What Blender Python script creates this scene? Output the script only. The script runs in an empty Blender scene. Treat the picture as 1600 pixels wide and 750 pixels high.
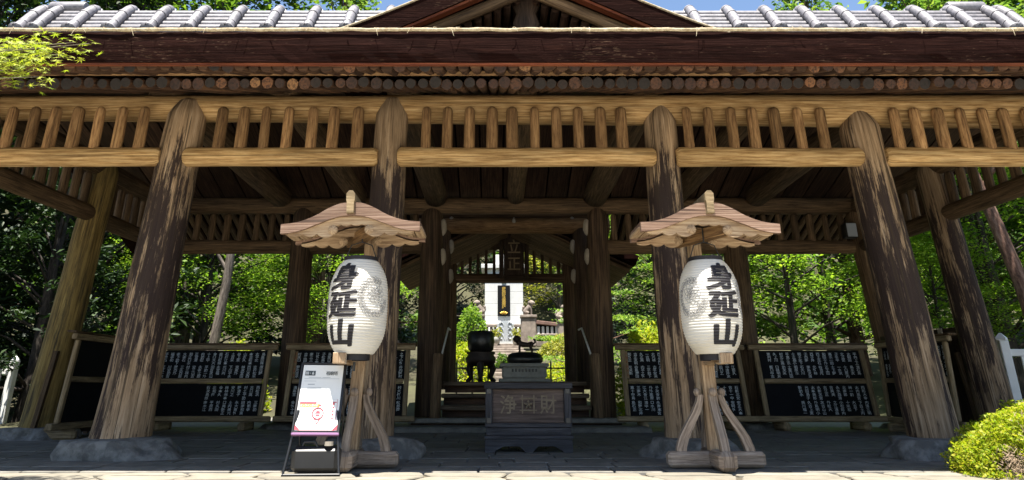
import bpy, bmesh, math, random
import numpy as np
from mathutils import Vector, Matrix, noise

SC = bpy.context.scene
COL = SC.collection
R = math.radians

# ------------------------------------------------------------------ camera
PITCH = R(21.5)
EYE = 0.64
F, U0, V0 = 1155.0, 774.0, 150.0
cam_d = bpy.data.cameras.new('camera')
cam = bpy.data.objects.new('camera', cam_d)
COL.objects.link(cam)
cam.location = (0, 0, EYE)
cam.rotation_euler = (R(90) + PITCH, 0, 0)
cam_d.sensor_width = 36.0
cam_d.lens = F / 1600 * 36.0
cam_d.shift_x = (800 - U0) / 1600
cam_d.shift_y = -(375 - V0) / 1600
cam_d.clip_start = 0.05
cam_d.clip_end = 2000
SC.camera = cam

# ------------------------------------------------------------------ light
SUN_EL, SUN_AZ = R(75.5), R(15)        # azimuth: degrees to the left of straight behind the viewer
sun_dir = Vector((-math.sin(SUN_AZ) * math.cos(SUN_EL), -math.cos(SUN_AZ) * math.cos(SUN_EL), math.sin(SUN_EL)))
W = bpy.data.worlds.new('World')
SC.world = W
W.use_nodes = True
wn = W.node_tree
sky = wn.nodes.new('ShaderNodeTexSky')
sky.sky_type = 'NISHITA'
sky.sun_disc = False
sky.sun_elevation = SUN_EL
sky.sun_rotation = R(180) + SUN_AZ
sky.air_density = 1.0
sky.dust_density = 0.6
sky.ozone_density = 2.0
wn.links.new(sky.outputs['Color'], wn.nodes['Background'].inputs['Color'])
wn.nodes['Background'].inputs['Strength'].default_value = 0.065
sun_d = bpy.data.lights.new('sun', 'SUN')
sun_d.energy = 5.0
sun_d.angle = R(0.53)
sun_d.color = (1.0, 0.95, 0.86)
sun = bpy.data.objects.new('sun', sun_d)
COL.objects.link(sun)
sun.rotation_euler = sun_dir.to_track_quat('Z', 'Y').to_euler()
sun.location = (0, -10, 30)

SC.view_settings.view_transform = 'Standard'
SC.view_settings.look = 'None'
SC.view_settings.gamma = 1
SC.view_settings.exposure = 1.85
SC.cycles.use_denoising = True
SC.cycles.max_bounces = 10
SC.cycles.diffuse_bounces = 6
SC.cycles.transmission_bounces = 4

CP, SP = math.cos(PITCH), math.sin(PITCH)
def at(u, v, Y):
    """world point at depth Y seen in the photograph at (u, v)"""
    x, y = (u - U0) / F, (V0 - v) / F
    t = Y / (CP - y * SP)
    return Vector((x * t, Y, (SP + y * CP) * t + EYE))

# ------------------------------------------------------------------ materials
def new_mat(name):
    m = bpy.data.materials.new(name)
    m.use_nodes = True
    nt = m.node_tree
    return m, nt, nt.nodes['Principled BSDF']

def N(nt, typ, **kw):
    n = nt.nodes.new(typ)
    for k, v in kw.items():
        setattr(n, k, v)
    return n

def ramp(nt, stops):
    r = N(nt, 'ShaderNodeValToRGB')
    els = r.color_ramp.elements
    while len(els) < len(stops):
        els.new(0.5)
    for e, (p, c) in zip(els, stops):
        e.position = p
        e.color = (*c, 1) if len(c) == 3 else c
    return r

def mixc(nt, fac, a, b, mode='MIX'):
    m = N(nt, 'ShaderNodeMix', data_type='RGBA', blend_type=mode)
    L = nt.links
    for key, val in ((0, fac), (6, a), (7, b)):
        if isinstance(val, bpy.types.NodeSocket):
            L.new(val, m.inputs[key])
        elif isinstance(val, (int, float)):
            m.inputs[key].default_value = val
        else:
            m.inputs[key].default_value = (*val, 1)
    return m.outputs[2]

def math_n(nt, op, a, b=0.0, c=None):
    m = N(nt, 'ShaderNodeMath', operation=op)
    for i, val in enumerate((a, b) if c is None else (a, b, c)):
        if isinstance(val, bpy.types.NodeSocket):
            nt.links.new(val, m.inputs[i])
        else:
            m.inputs[i].default_value = val
    return m.outputs[0]

def uvrand(nt):
    """uv in metres shifted by the object's own random number; returns (u, v, rand) sockets"""
    uv = N(nt, 'ShaderNodeUVMap'); uv.uv_map = 'UVMap'
    oi = N(nt, 'ShaderNodeObjectInfo')
    sp = N(nt, 'ShaderNodeSeparateXYZ')
    nt.links.new(uv.outputs[0], sp.inputs[0])
    return sp.outputs[0], sp.outputs[1], oi.outputs['Random']

def stretched(nt, u, v, rnd, su, sv, detail=5, rough=0.6, seed=0.0):
    cx = N(nt, 'ShaderNodeCombineXYZ')
    nt.links.new(math_n(nt, 'MULTIPLY', u, su), cx.inputs[0])
    nt.links.new(math_n(nt, 'MULTIPLY', v, sv), cx.inputs[1])
    nt.links.new(math_n(nt, 'MULTIPLY_ADD', rnd, 57.0, seed), cx.inputs[2])
    nz = N(nt, 'ShaderNodeTexNoise')
    nz.inputs['Scale'].default_value = 1.0
    nz.inputs['Detail'].default_value = detail
    nz.inputs['Roughness'].default_value = rough
    nt.links.new(cx.outputs[0], nz.inputs['Vector'])
    return nz.outputs['Fac']

def wood(name, dark, base, light, across=60, along=3.0, rough=0.78, bump=0.35, blotch=0.5, stain=None, stain_lo=0.5, stain_hi=0.62,
         stain_v=None, vary=0.25, crack=0.0, spec=0.25):
    m, nt, bs = new_mat(name)
    L = nt.links
    u, v, rnd = uvrand(nt)
    g = stretched(nt, u, v, rnd, across, along, 7, 0.72)
    r1 = ramp(nt, [(0.36, dark), (0.5, base), (0.64, light)])
    L.new(g, r1.inputs[0])
    b = stretched(nt, u, v, rnd, 7, 0.9, 4, 0.6, 11.0)
    r2 = ramp(nt, [(0.3, (1 - blotch,) * 3), (0.65, (1.12,) * 3)])
    L.new(b, r2.inputs[0])
    c = mixc(nt, 1.0, r1.outputs[0], r2.outputs[0], 'MULTIPLY')
    # every piece a little different
    val = math_n(nt, 'MULTIPLY_ADD', rnd, 2 * vary, 1 - vary)
    cv = N(nt, 'ShaderNodeCombineColor')
    for i in range(3):
        L.new(val, cv.inputs[i])
    c = mixc(nt, 1.0, c, cv.outputs[0], 'MULTIPLY')
    if stain:
        s = stretched(nt, u, v, rnd, 8, 1.0, 8, 0.75, 31.0)
        if stain_v:
            mr = N(nt, 'ShaderNodeMapRange'); mr.interpolation_type = 'SMOOTHSTEP'
            L.new(v, mr.inputs[0])
            mr.inputs[1].default_value, mr.inputs[2].default_value = stain_v[0], stain_v[1]
            mr.inputs[3].default_value, mr.inputs[4].default_value = -0.01, 0.095
            mr2 = N(nt, 'ShaderNodeMapRange'); mr2.interpolation_type = 'SMOOTHSTEP'
            L.new(v, mr2.inputs[0])
            mr2.inputs[1].default_value, mr2.inputs[2].default_value = stain_v[2], stain_v[3]
            mr2.inputs[3].default_value, mr2.inputs[4].default_value = 0.0, -0.22
            s = math_n(nt, 'ADD', math_n(nt, 'ADD', s, mr.outputs[0]), mr2.outputs[0])
        fine = stretched(nt, u, v, rnd, 45, 1.6, 6, 0.7, 71.0)
        s = math_n(nt, 'ADD', s, math_n(nt, 'MULTIPLY_ADD', fine, 0.5, -0.25))
        rs = ramp(nt, [(stain_lo, (0, 0, 0)), (stain_hi, (1, 1, 1))])
        L.new(s, rs.inputs[0])
        c = mixc(nt, math_n(nt, 'MULTIPLY', rs.outputs[0], 0.95), c, stain)
    if crack:
        k = stretched(nt, u, v, rnd, 30, 0.5, 3, 0.5, 93.0)
        rk = ramp(nt, [(0.36, (1, 1, 1)), (0.39, (0, 0, 0))])
        L.new(k, rk.inputs[0])
        c = mixc(nt, math_n(nt, 'MULTIPLY', rk.outputs[0], crack), c, tuple(x * 0.25 for x in dark))
    L.new(c, bs.inputs['Base Color'])
    bs.inputs['Roughness'].default_value = rough
    bs.inputs['Specular IOR Level'].default_value = spec
    bp = N(nt, 'ShaderNodeBump')
    bp.inputs['Strength'].default_value = bump
    bp.inputs['Distance'].default_value = 0.012
    L.new(g, bp.inputs['Height'])
    L.new(bp.outputs[0], bs.inputs['Normal'])
    return m

def flat(name, col, rough=0.6, metal=0.0, spec=0.4, var=0.0, scale=8.0, bump=0.0, col2=None, vary=0.0, lo=0.35, hi=0.65):
    """plain surface with noise in object space"""
    m, nt, bs = new_mat(name)
    L = nt.links
    bs.inputs['Roughness'].default_value = rough
    bs.inputs['Metallic'].default_value = metal
    bs.inputs['Specular IOR Level'].default_value = spec
    tc = N(nt, 'ShaderNodeTexCoord')
    oi = N(nt, 'ShaderNodeObjectInfo')
    nz = N(nt, 'ShaderNodeTexNoise', noise_dimensions='4D')
    nz.inputs['Scale'].default_value = scale
    nz.inputs['Detail'].default_value = 7
    nz.inputs['Roughness'].default_value = 0.65
    L.new(tc.outputs['Object'], nz.inputs['Vector'])
    L.new(math_n(nt, 'MULTIPLY', oi.outputs['Random'], 40.0), nz.inputs['W'])
    c2 = col2 or tuple(x * (1 - var) for x in col)
    r = ramp(nt, [(lo, c2), (hi, col)])
    L.new(nz.outputs['Fac'], r.inputs[0])
    c = r.outputs[0]
    if vary:
        val = math_n(nt, 'MULTIPLY_ADD', oi.outputs['Random'], 2 * vary, 1 - vary)
        cv = N(nt, 'ShaderNodeCombineColor')
        for i in range(3):
            L.new(val, cv.inputs[i])
        c = mixc(nt, 1.0, c, cv.outputs[0], 'MULTIPLY')
    L.new(c, bs.inputs['Base Color'])
    if bump:
        bp = N(nt, 'ShaderNodeBump')
        bp.inputs['Strength'].default_value = bump
        bp.inputs['Distance'].default_value = 0.02
        L.new(nz.outputs['Fac'], bp.inputs['Height'])
        L.new(bp.outputs[0], bs.inputs['Normal'])
    return m

def leaf_mat(name, cols, trans=0.35, rough=0.55):
    m, nt, bs = new_mat(name)
    L = nt.links
    ge = N(nt, 'ShaderNodeNewGeometry')
    r = ramp(nt, [(i / (len(cols) - 1), c) for i, c in enumerate(cols)])
    L.new(ge.outputs['Random Per Island'], r.inputs[0])
    tc = N(nt, 'ShaderNodeTexCoord')
    nz = N(nt, 'ShaderNodeTexNoise')
    nz.inputs['Scale'].default_value = 0.9
    L.new(tc.outputs['Object'], nz.inputs['Vector'])
    rr = ramp(nt, [(0.35, (0.78, 0.8, 0.78)), (0.65, (1.15, 1.1, 1.0))])
    L.new(nz.outputs['Fac'], rr.inputs[0])
    c = mixc(nt, 1.0, r.outputs[0], rr.outputs[0], 'MULTIPLY')
    L.new(c, bs.inputs['Base Color'])
    bs.inputs['Roughness'].default_value = rough
    bs.inputs['Specular IOR Level'].default_value = 0.3
    tr = N(nt, 'ShaderNodeBsdfTranslucent')
    L.new(mixc(nt, 1.0, c, (1.2, 1.3, 0.6), 'MULTIPLY'), tr.inputs['Color'])
    mx = N(nt, 'ShaderNodeMixShader')
    mx.inputs[0].default_value = trans
    L.new(bs.outputs[0], mx.inputs[1])
    L.new(tr.outputs[0], mx.inputs[2])
    L.new(mx.outputs[0], nt.nodes['Material Output'].inputs['Surface'])
    return m

M = {}
STAIN = (0.018, 0.010, 0.010)
M['beam'] = wood('beam_wood', (0.22, 0.12, 0.042), (0.46, 0.285, 0.12), (0.66, 0.46, 0.23), across=48, along=2.2, blotch=0.35, vary=0.08, crack=0.5)
M['bar'] = wood('bar_wood', (0.12, 0.06, 0.026), (0.30, 0.17, 0.075), (0.44, 0.27, 0.125), across=60, along=4, blotch=0.45, vary=0.3, crack=0.4)
M['column'] = wood('column_wood', (0.16, 0.105, 0.06), (0.31, 0.21, 0.125), (0.44, 0.325, 0.215), across=42, along=1.3, blotch=0.5, bump=0.6,
                   stain=STAIN, stain_lo=0.49, stain_hi=0.575, stain_v=(0.3, 1.6, 2.5, 3.4), vary=0.12, crack=0.8)
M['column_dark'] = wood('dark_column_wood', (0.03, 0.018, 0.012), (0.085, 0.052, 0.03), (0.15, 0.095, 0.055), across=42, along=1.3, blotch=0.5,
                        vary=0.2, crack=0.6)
M['moss_column'] = wood('mossy_column_wood', (0.10, 0.065, 0.018), (0.24, 0.165, 0.055), (0.36, 0.26, 0.09), across=30, along=1.0, blotch=0.5,
                        stain=(0.03, 0.025, 0.016), stain_lo=0.5, stain_hi=0.68, vary=0.1, crack=0.4)
M['inner_shaded'] = wood('shaded_inner_wood', (0.045, 0.027, 0.014), (0.12, 0.075, 0.04), (0.19, 0.125, 0.068), across=50, along=2.4, blotch=0.5, vary=0.25, crack=0.4)  # same timber as the front bars; dim interior light put into the colour
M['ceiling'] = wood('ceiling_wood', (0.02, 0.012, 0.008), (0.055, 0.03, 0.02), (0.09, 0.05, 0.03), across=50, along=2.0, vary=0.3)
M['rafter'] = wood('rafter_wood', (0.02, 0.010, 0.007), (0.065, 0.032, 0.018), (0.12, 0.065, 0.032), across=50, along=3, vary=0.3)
M['trim'] = wood('red_trim_wood', (0.07, 0.016, 0.007), (0.15, 0.038, 0.014), (0.20, 0.06, 0.022), across=60, along=2, vary=0.05)
M['new_wood'] = wood('pale_new_wood', (0.16, 0.10, 0.058), (0.32, 0.22, 0.132), (0.45, 0.335, 0.215), across=55, along=3.0, blotch=0.2, vary=0.06, bump=0.2)
M['grey_wood'] = wood('weathered_wood', (0.12, 0.088, 0.066), (0.26, 0.20, 0.152), (0.39, 0.315, 0.25), across=50, along=3.0, blotch=0.35, vary=0.1, crack=0.3)
M['roof_edge'] = wood('weathered_roof_wood', (0.07, 0.036, 0.024), (0.18, 0.11, 0.075), (0.30, 0.21, 0.155), across=90, along=1.4, blotch=0.3, vary=0.05, crack=0.7)
M['frame_wood'] = wood('frame_wood', (0.12, 0.085, 0.045), (0.26, 0.19, 0.105), (0.36, 0.27, 0.16), across=50, along=3, blotch=0.4, vary=0.15)
M['step'] = wood('step_wood', (0.05, 0.034, 0.022), (0.14, 0.10, 0.066), (0.22, 0.17, 0.12), across=40, along=1.6, vary=0.25, blotch=0.5, crack=0.4)
M['box_wood'] = wood('box_wood', (0.018, 0.017, 0.019), (0.045, 0.044, 0.05), (0.075, 0.072, 0.08), across=50, along=2.5, vary=0.1, rough=0.6)
M['box_panel'] = wood('box_panel_wood', (0.055, 0.04, 0.034), (0.11, 0.08, 0.068), (0.16, 0.12, 0.10), across=40, along=2.0, vary=0.05, blotch=0.4)
M['plaque'] = wood('plaque_wood', (0.02, 0.013, 0.009), (0.05, 0.032, 0.022), (0.08, 0.052, 0.036), vary=0.05)
M['stub'] = flat('stub_end', (0.40, 0.35, 0.28), 0.8, var=0.3, scale=6)
M['charm'] = flat('carved_gilt', (0.20, 0.155, 0.10), 0.55, var=0.4, scale=20)
M['gold'] = flat('gold_leaf', (0.65, 0.40, 0.08), 0.4, metal=0.6, var=0.2)
M['gold_dim'] = flat('dull_gold', (0.20, 0.14, 0.07), 0.5, metal=0.2, var=0.2)
M['stone_floor'] = flat('paving_stone', (0.19, 0.176, 0.15), 0.75, var=0.45, scale=7, bump=0.25, vary=0.22)
M['joint'] = flat('floor_mortar', (0.20, 0.19, 0.17), 0.9, var=0.4, scale=12)
M['footing'] = flat('footing_stone', (0.205, 0.195, 0.178), 0.9, var=0.5, scale=9, bump=1.0, vary=0.12, lo=0.42, hi=0.6)
M['flag'] = flat('pale_flagstone', (0.215, 0.195, 0.155), 0.85, col2=(0.15, 0.135, 0.105), scale=5, bump=0.3, vary=0.12)
M['bounce_court'] = flat('bounce_court_stone', (0.52, 0.48, 0.40), 0.9, var=0.25, scale=3, bump=0.2)  # unseen paving, made paler than the flagstones to bounce light onto the beams
M['pave_joint'] = flat('sandy_joint', (0.11, 0.095, 0.065), 0.95, var=0.5, scale=20)
M['earth'] = flat('forest_floor', (0.06, 0.06, 0.025), 0.95, col2=(0.03, 0.024, 0.014), scale=0.8)
M['tile'] = flat('silver_roof_tile', (0.22, 0.21, 0.225), 0.5, var=0.5, scale=14, spec=0.5, vary=0.1)
M['tile_dark'] = flat('tile_joint', (0.13, 0.12, 0.13), 0.8, var=0.3)
M['straw'] = flat('straw_edge', (0.50, 0.43, 0.30), 0.9, col2=(0.25, 0.19, 0.11), scale=30, bump=0.4)
M['black'] = flat('black_metal', (0.013, 0.013, 0.014), 0.42, var=0.3, spec=0.5)
M['iron'] = flat('cast_iron', (0.012, 0.012, 0.013), 0.35, var=0.4, spec=0.6, scale=12, bump=0.2)
M['rusty'] = flat('dark_bronze', (0.035, 0.02, 0.016), 0.5, var=0.5, scale=9)
M['board'] = flat('black_board', (0.006, 0.0065, 0.008), 0.8, var=0.3, spec=0.15)
M['white_paint'] = flat('white_brush_paint', (0.52, 0.56, 0.58), 0.7, var=0.25, scale=30)
M['red_paint'] = flat('red_brush_paint', (0.30, 0.07, 0.03), 0.7, var=0.25, scale=30)
M['ink'] = flat('black_ink', (0.012, 0.010, 0.013), 0.65, var=0.2)
M['ink_thin'] = flat('grey_ink', (0.30, 0.29, 0.28), 0.7, var=0.2)
M['poster'] = flat('poster_paper', (0.70, 0.70, 0.68), 0.35, var=0.02)
M['poster_grey'] = flat('poster_grey_print', (0.36, 0.38, 0.40), 0.5)
M['poster_dark'] = flat('poster_dark_print', (0.05, 0.06, 0.06), 0.5)
M['poster_red'] = flat('poster_red_print', (0.42, 0.04, 0.06), 0.5)
M['poster_orange'] = flat('poster_orange_print', (0.75, 0.20, 0.02), 0.5)
M['purple'] = flat('purple_frame', (0.20, 0.10, 0.20), 0.4)
M['white_fence'] = flat('white_painted_fence', (0.74, 0.74, 0.72), 0.5, var=0.12, scale=6)
M['granite'] = flat('pale_granite', (0.60, 0.60, 0.59), 0.7, var=0.14, scale=3)
M['old_stone'] = flat('weathered_granite', (0.30, 0.25, 0.21), 0.9, col2=(0.12, 0.095, 0.08), scale=2.5, bump=0.4)
M['pink_stone'] = flat('reddish_coping_stone', (0.20, 0.12, 0.095), 0.9, var=0.4, scale=4)
M['pedestal'] = flat('grey_pedestal_stone', (0.34, 0.34, 0.31), 0.8, var=0.3, scale=10, bump=0.2)
M['steel'] = flat('grey_gate_steel', (0.40, 0.43, 0.46), 0.5, var=0.2)
M['bark_tree'] = wood('tree_bark', (0.04, 0.032, 0.025), (0.12, 0.10, 0.082), (0.21, 0.18, 0.15), across=22, along=3, bump=0.8, blotch=0.5)
M['bark_red'] = wood('red_pine_bark', (0.05, 0.028, 0.02), (0.14, 0.075, 0.052), (0.23, 0.145, 0.11), across=18, along=4, bump=0.8, blotch=0.5)
M['bark_dark'] = wood('dark_tree_bark', (0.014, 0.012, 0.01), (0.04, 0.033, 0.026), (0.075, 0.06, 0.05), across=22, along=3, bump=0.8)
M['twig'] = flat('dry_twig', (0.34, 0.25, 0.17), 0.9, var=0.4)
M['leaf_lime'] = leaf_mat('lime_leaf', [(0.17, 0.27, 0.014), (0.30, 0.38, 0.02), (0.45, 0.47, 0.035), (0.42, 0.36, 0.05)], 0.5)
M['leaf_fresh'] = leaf_mat('fresh_leaf', [(0.09, 0.19, 0.018), (0.18, 0.31, 0.032), (0.32, 0.43, 0.06)], 0.5)
M['leaf_maple'] = leaf_mat('maple_leaf', [(0.16, 0.22, 0.02), (0.26, 0.31, 0.035), (0.36, 0.38, 0.07)], 0.4)
M['leaf_green'] = leaf_mat('green_leaf', [(0.04, 0.095, 0.016), (0.085, 0.165, 0.026), (0.17, 0.25, 0.045)], 0.45)
M['leaf_bright'] = leaf_mat('bright_leaf', [(0.07, 0.16, 0.02), (0.16, 0.28, 0.035), (0.31, 0.41, 0.07)], 0.5)
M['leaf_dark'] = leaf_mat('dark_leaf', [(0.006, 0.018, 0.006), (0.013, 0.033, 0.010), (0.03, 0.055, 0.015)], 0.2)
M['leaf_pine'] = leaf_mat('pine_needle', [(0.06, 0.13, 0.035), (0.14, 0.235, 0.055), (0.26, 0.34, 0.09)], 0.45)
M['leaf_pad'] = leaf_mat('garden_pine_needle', [(0.07, 0.15, 0.03), (0.16, 0.27, 0.05), (0.30, 0.40, 0.08)], 0.4)
M['leaf_gold'] = leaf_mat('golden_leaf', [(0.14, 0.18, 0.03), (0.28, 0.29, 0.05), (0.45, 0.40, 0.10)], 0.45)

def bark_mat():
    """layered cypress-bark eave: long dark fibres with a few pale broken ends"""
    m, nt, bs = new_mat('cypress_bark')
    L = nt.links
    u, v, rnd = uvrand(nt)
    g = stretched(nt, u, v, rnd, 75, 2.5, 6, 0.7)
    r1 = ramp(nt, [(0.3, (0.004, 0.0016, 0.0012)), (0.55, (0.013, 0.005, 0.004)), (0.75, (0.032, 0.013, 0.009))])
    L.new(g, r1.inputs[0])
    b = stretched(nt, u, v, rnd, 1.8, 0.9, 4, 0.6, 7.0)
    f = stretched(nt, u, v, rnd, 95, 14, 3, 0.6, 19.0)
    f = math_n(nt, 'ADD', f, math_n(nt, 'MULTIPLY_ADD', b, 0.55, -0.28))
    rf = ramp(nt, [(0.63, (0, 0, 0)), (0.72, (1, 1, 1))])
    L.new(f, rf.inputs[0])
    c = mixc(nt, math_n(nt, 'MULTIPLY', rf.outputs[0], 0.4), r1.outputs[0], (0.10, 0.062, 0.04))
    L.new(c, bs.inputs['Base Color'])
    bs.inputs['Roughness'].default_value = 0.9
    bs.inputs['Specular IOR Level'].default_value = 0.02
    bp = N(nt, 'ShaderNodeBump')
    bp.inputs['Strength'].default_value = 0.8
    bp.inputs['Distance'].default_value = 0.02
    L.new(g, bp.inputs['Height'])
    L.new(bp.outputs[0], bs.inputs['Normal'])
    return m
M['bark'] = bark_mat()

def end_mat():
    """sawn log ends: each its own tone between tarry brown and yellow tan, with a ring and split pattern"""
    m, nt, bs = new_mat('log_end')
    L = nt.links
    u, v, rnd = uvrand(nt)
    tone = N(nt, 'ShaderNodeTexWhiteNoise', noise_dimensions='1D')
    L.new(math_n(nt, 'MULTIPLY', rnd, 917.0), tone.inputs['W'])
    geo = N(nt, 'ShaderNodeNewGeometry')
    pn = N(nt, 'ShaderNodeTexNoise'); pn.inputs['Scale'].default_value = 0.55
    L.new(geo.outputs['Position'], pn.inputs['Vector'])
    t = math_n(nt, 'ADD', math_n(nt, 'MULTIPLY', tone.outputs['Value'], 0.55), math_n(nt, 'MULTIPLY_ADD', pn.outputs['Fac'], 1.5, -0.6))
    r = ramp(nt, [(0.32, (0.012, 0.007, 0.006)), (0.52, (0.045, 0.017, 0.010)), (0.74, (0.17, 0.07, 0.026)), (0.95, (0.40, 0.24, 0.10))])
    L.new(t, r.inputs[0])
    n = stretched(nt, u, v, rnd, 45, 45, 4, 0.7, 3.0)
    r2 = ramp(nt, [(0.38, (0.15, 0.12, 0.1)), (0.55, (1, 1, 1))])
    L.new(n, r2.inputs[0])
    c = mixc(nt, 1.0, r.outputs[0], r2.outputs[0], 'MULTIPLY')
    L.new(c, bs.inputs['Base Color'])
    bs.inputs['Roughness'].default_value = 0.75
    return m
M['log_end'] = end_mat()

def paper_mat():
    m, nt, bs = new_mat('lantern_paper')
    L = nt.links
    tc = N(nt, 'ShaderNodeTexCoord'); oi = N(nt, 'ShaderNodeObjectInfo')
    nz = N(nt, 'ShaderNodeTexNoise', noise_dimensions='4D'); nz.inputs['Scale'].default_value = 4.0; nz.inputs['Detail'].default_value = 6
    L.new(tc.outputs['Object'], nz.inputs['Vector']); L.new(math_n(nt, 'MULTIPLY', oi.outputs['Random'], 30.0), nz.inputs['W'])
    rp = ramp(nt, [(0.32, (0.66, 0.61, 0.51)), (0.5, (0.76, 0.735, 0.68)), (0.7, (0.80, 0.785, 0.745))])
    L.new(nz.outputs['Fac'], rp.inputs[0]); L.new(rp.outputs[0], bs.inputs['Base Color'])
    bs.inputs['Roughness'].default_value = 0.7
    tr = N(nt, 'ShaderNodeBsdfTranslucent')
    tr.inputs['Color'].default_value = (0.85, 0.80, 0.70, 1)
    mx = N(nt, 'ShaderNodeMixShader')
    mx.inputs[0].default_value = 0.35
    L.new(bs.outputs[0], mx.inputs[1]); L.new(tr.outputs[0], mx.inputs[2])
    L.new(mx.outputs[0], nt.nodes['Material Output'].inputs['Surface'])
    return m
M['paper'] = paper_mat()

# ------------------------------------------------------------------ mesh helpers
class MB:
    def __init__(s):
        s.v, s.f, s.uv, s.mi, s.sm = [], [], [], [], []

    def add(s, verts, faces, uvs, mat=0, smooth=False):
        o = len(s.v)
        s.v += [tuple(p) for p in verts]
        for fc, uv in zip(faces, uvs):
            s.f.append([o + i for i in fc]); s.uv += uv; s.mi.append(mat); s.sm.append(smooth)

    def box(s, c, size, rot=None, mat=0, long=None, bev=0.0):
        """box with centre c; the grain runs along its long side; bev cuts the edges"""
        hx, hy, hz = (x / 2 for x in size)
        c = Vector(c)
        if bev:
            b = min(bev, hx * 0.9, hy * 0.9, hz * 0.9)
            bm = bmesh.new()
            bmesh.ops.create_cube(bm, size=1, matrix=Matrix.Diagonal((2 * hx, 2 * hy, 2 * hz, 1)))
            bmesh.ops.bevel(bm, geom=bm.edges[:], offset=b, segments=1, affect='EDGES')
            bm.verts.index_update()
            pts = [v.co.copy() for v in bm.verts]
            fcs = [[v.index for v in f.verts] for f in bm.faces]
            nrm = [f.normal.copy() for f in bm.faces]
            bm.free()
        else:
            pts = [Vector((x, y, z)) for x in (-hx, hx) for y in (-hy, hy) for z in (-hz, hz)]
            fcs = [[0, 1, 3, 2], [4, 6, 7, 5], [0, 4, 5, 1], [2, 3, 7, 6], [0, 2, 6, 4], [1, 5, 7, 3]]
            nrm = [Vector(n) for n in ((-1, 0, 0), (1, 0, 0), (0, -1, 0), (0, 1, 0), (0, 0, -1), (0, 0, 1))]
        la = long if long is not None else max(range(3), key=lambda i: size[i])
        uvs = []
        for f, n in zip(fcs, nrm):
            ax = max(range(3), key=lambda i: abs(n[i]))
            oth = [i for i in range(3) if i != ax]
            if la in oth:
                a = la; b2 = [i for i in oth if i != la][0]
            else:
                b2, a = oth
            uvs.append([(pts[i][b2] + ax * 3.1, pts[i][a]) for i in f])
        if rot is not None:
            pts = [rot @ p for p in pts]
        s.add([p + c for p in pts], fcs, uvs, mat)

    def tube(s, path, radii, n=12, mat=0, capmat=None, wob=0.0, seed=0, smooth=True, caps=True, squash=None, phase=0.0):
        path = [Vector(p) for p in path]
        rings, dist, d = [], [], 0.0
        ref = None
        pts = []
        for i, p in enumerate(path):
            if i: d += (p - path[i - 1]).length
            dist.append(d)
            t = (path[min(i + 1, len(path) - 1)] - path[max(i - 1, 0)]).normalized()
            if ref is None:
                ref = Vector((0, 0, 1)) if abs(t.z) < 0.9 else Vector((1, 0, 0))
            a = (ref - t * ref.dot(t)).normalized()
            ref = a
            b = t.cross(a)
            for k in range(n):
                th = 2 * math.pi * k / n + phase
                r = radii[i]
                if wob:
                    r *= 1 + wob * noise.noise(Vector((math.cos(th) * 1.2 + seed * 7.3, math.sin(th) * 1.2, d * 1.1 + seed)))* 2
                ca, sa = math.cos(th) * r, math.sin(th) * r
                if squash: ca *= squash
                pts.append(p + a * ca + b * sa)
        fcs, uvs = [], []
        rm = sum(radii) / len(radii)
        for i in range(len(path) - 1):
            for k in range(n):
                k2 = (k + 1) % n
                fcs.append([i * n + k, i * n + k2, (i + 1) * n + k2, (i + 1) * n + k])
                u0, u1 = 2 * math.pi * rm * k / n, 2 * math.pi * rm * (k + 1) / n
                uvs.append([(u0, dist[i]), (u1, dist[i]), (u1, dist[i + 1]), (u0, dist[i + 1])])
        s.add(pts, fcs, uvs, mat, smooth)
        if caps:
            cm = mat if capmat is None else capmat
            for ring, rev in ((0, True), (len(path) - 1, False)):
                base = [pts[ring * n + k] for k in range(n)]
                idx = list(range(n))
                if rev: idx = idx[::-1]
                r = radii[ring]
                uv = [(math.cos(2 * math.pi * k / n) * r, math.sin(2 * math.pi * k / n) * r) for k in idx]
                s.add(base, [idx], [uv], cm, False)

    def log(s, p0, p1, r0, r1, n=14, rings=9, wob=0.03, seed=0, mat=0, capmat=None, cham=0.0, bow=0.0):
        p0, p1 = Vector(p0), Vector(p1)
        L = (p1 - p0).length
        path, rad = [], []
        bx = Vector((noise.noise(Vector((seed, 1, 2))), noise.noise(Vector((seed, 5, 2))), noise.noise(Vector((seed, 9, 2))))) * bow * 2
        ts = [i / (rings - 1) for i in range(rings)]
        if cham:
            e = cham / L
            ts = [0, e] + [e + (1 - 2 * e) * i / (rings - 1) for i in range(1, rings - 1)] + [1 - e, 1]
        for i, t in enumerate(ts):
            r = r0 + (r1 - r0) * t
            if cham and (i == 0 or i == len(ts) - 1): r *= 0.72
            path.append(p0.lerp(p1, t) + bx * math.sin(math.pi * t)); rad.append(r)
        s.tube(path, rad, n, mat, capmat, wob, seed)

    def prism(s, outline, depth, xf, mat=0, sidemat=None, smooth=False):
        """outline: list of (x, z) counter-clockwise seen from -y; extruded from y=0 to y=depth; xf maps a Vector"""
        n = len(outline)
        a = [Vector((x, 0, z)) for x, z in outline]
        b = [Vector((x, depth, z)) for x, z in outline]
        s.add([xf(p) for p in a], [list(range(n))], [[(z * 1.0, x) for x, z in outline]], mat)
        s.add([xf(p) for p in b], [list(range(n))[::-1]], [[(z, x) for x, z in outline[::-1]]], mat)
        d = 0; fcs, uvs = [], []
        for i in range(n):
            j = (i + 1) % n
            l = math.dist(outline[i], outline[j])
            fcs.append([i, i + n, j + n, j])
            uvs.append([(0, d), (depth, d), (depth, d + l), (0, d + l)])
            d += l
        s.add([xf(p) for p in a + b], fcs, uvs, mat if sidemat is None else sidemat, smooth)

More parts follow.
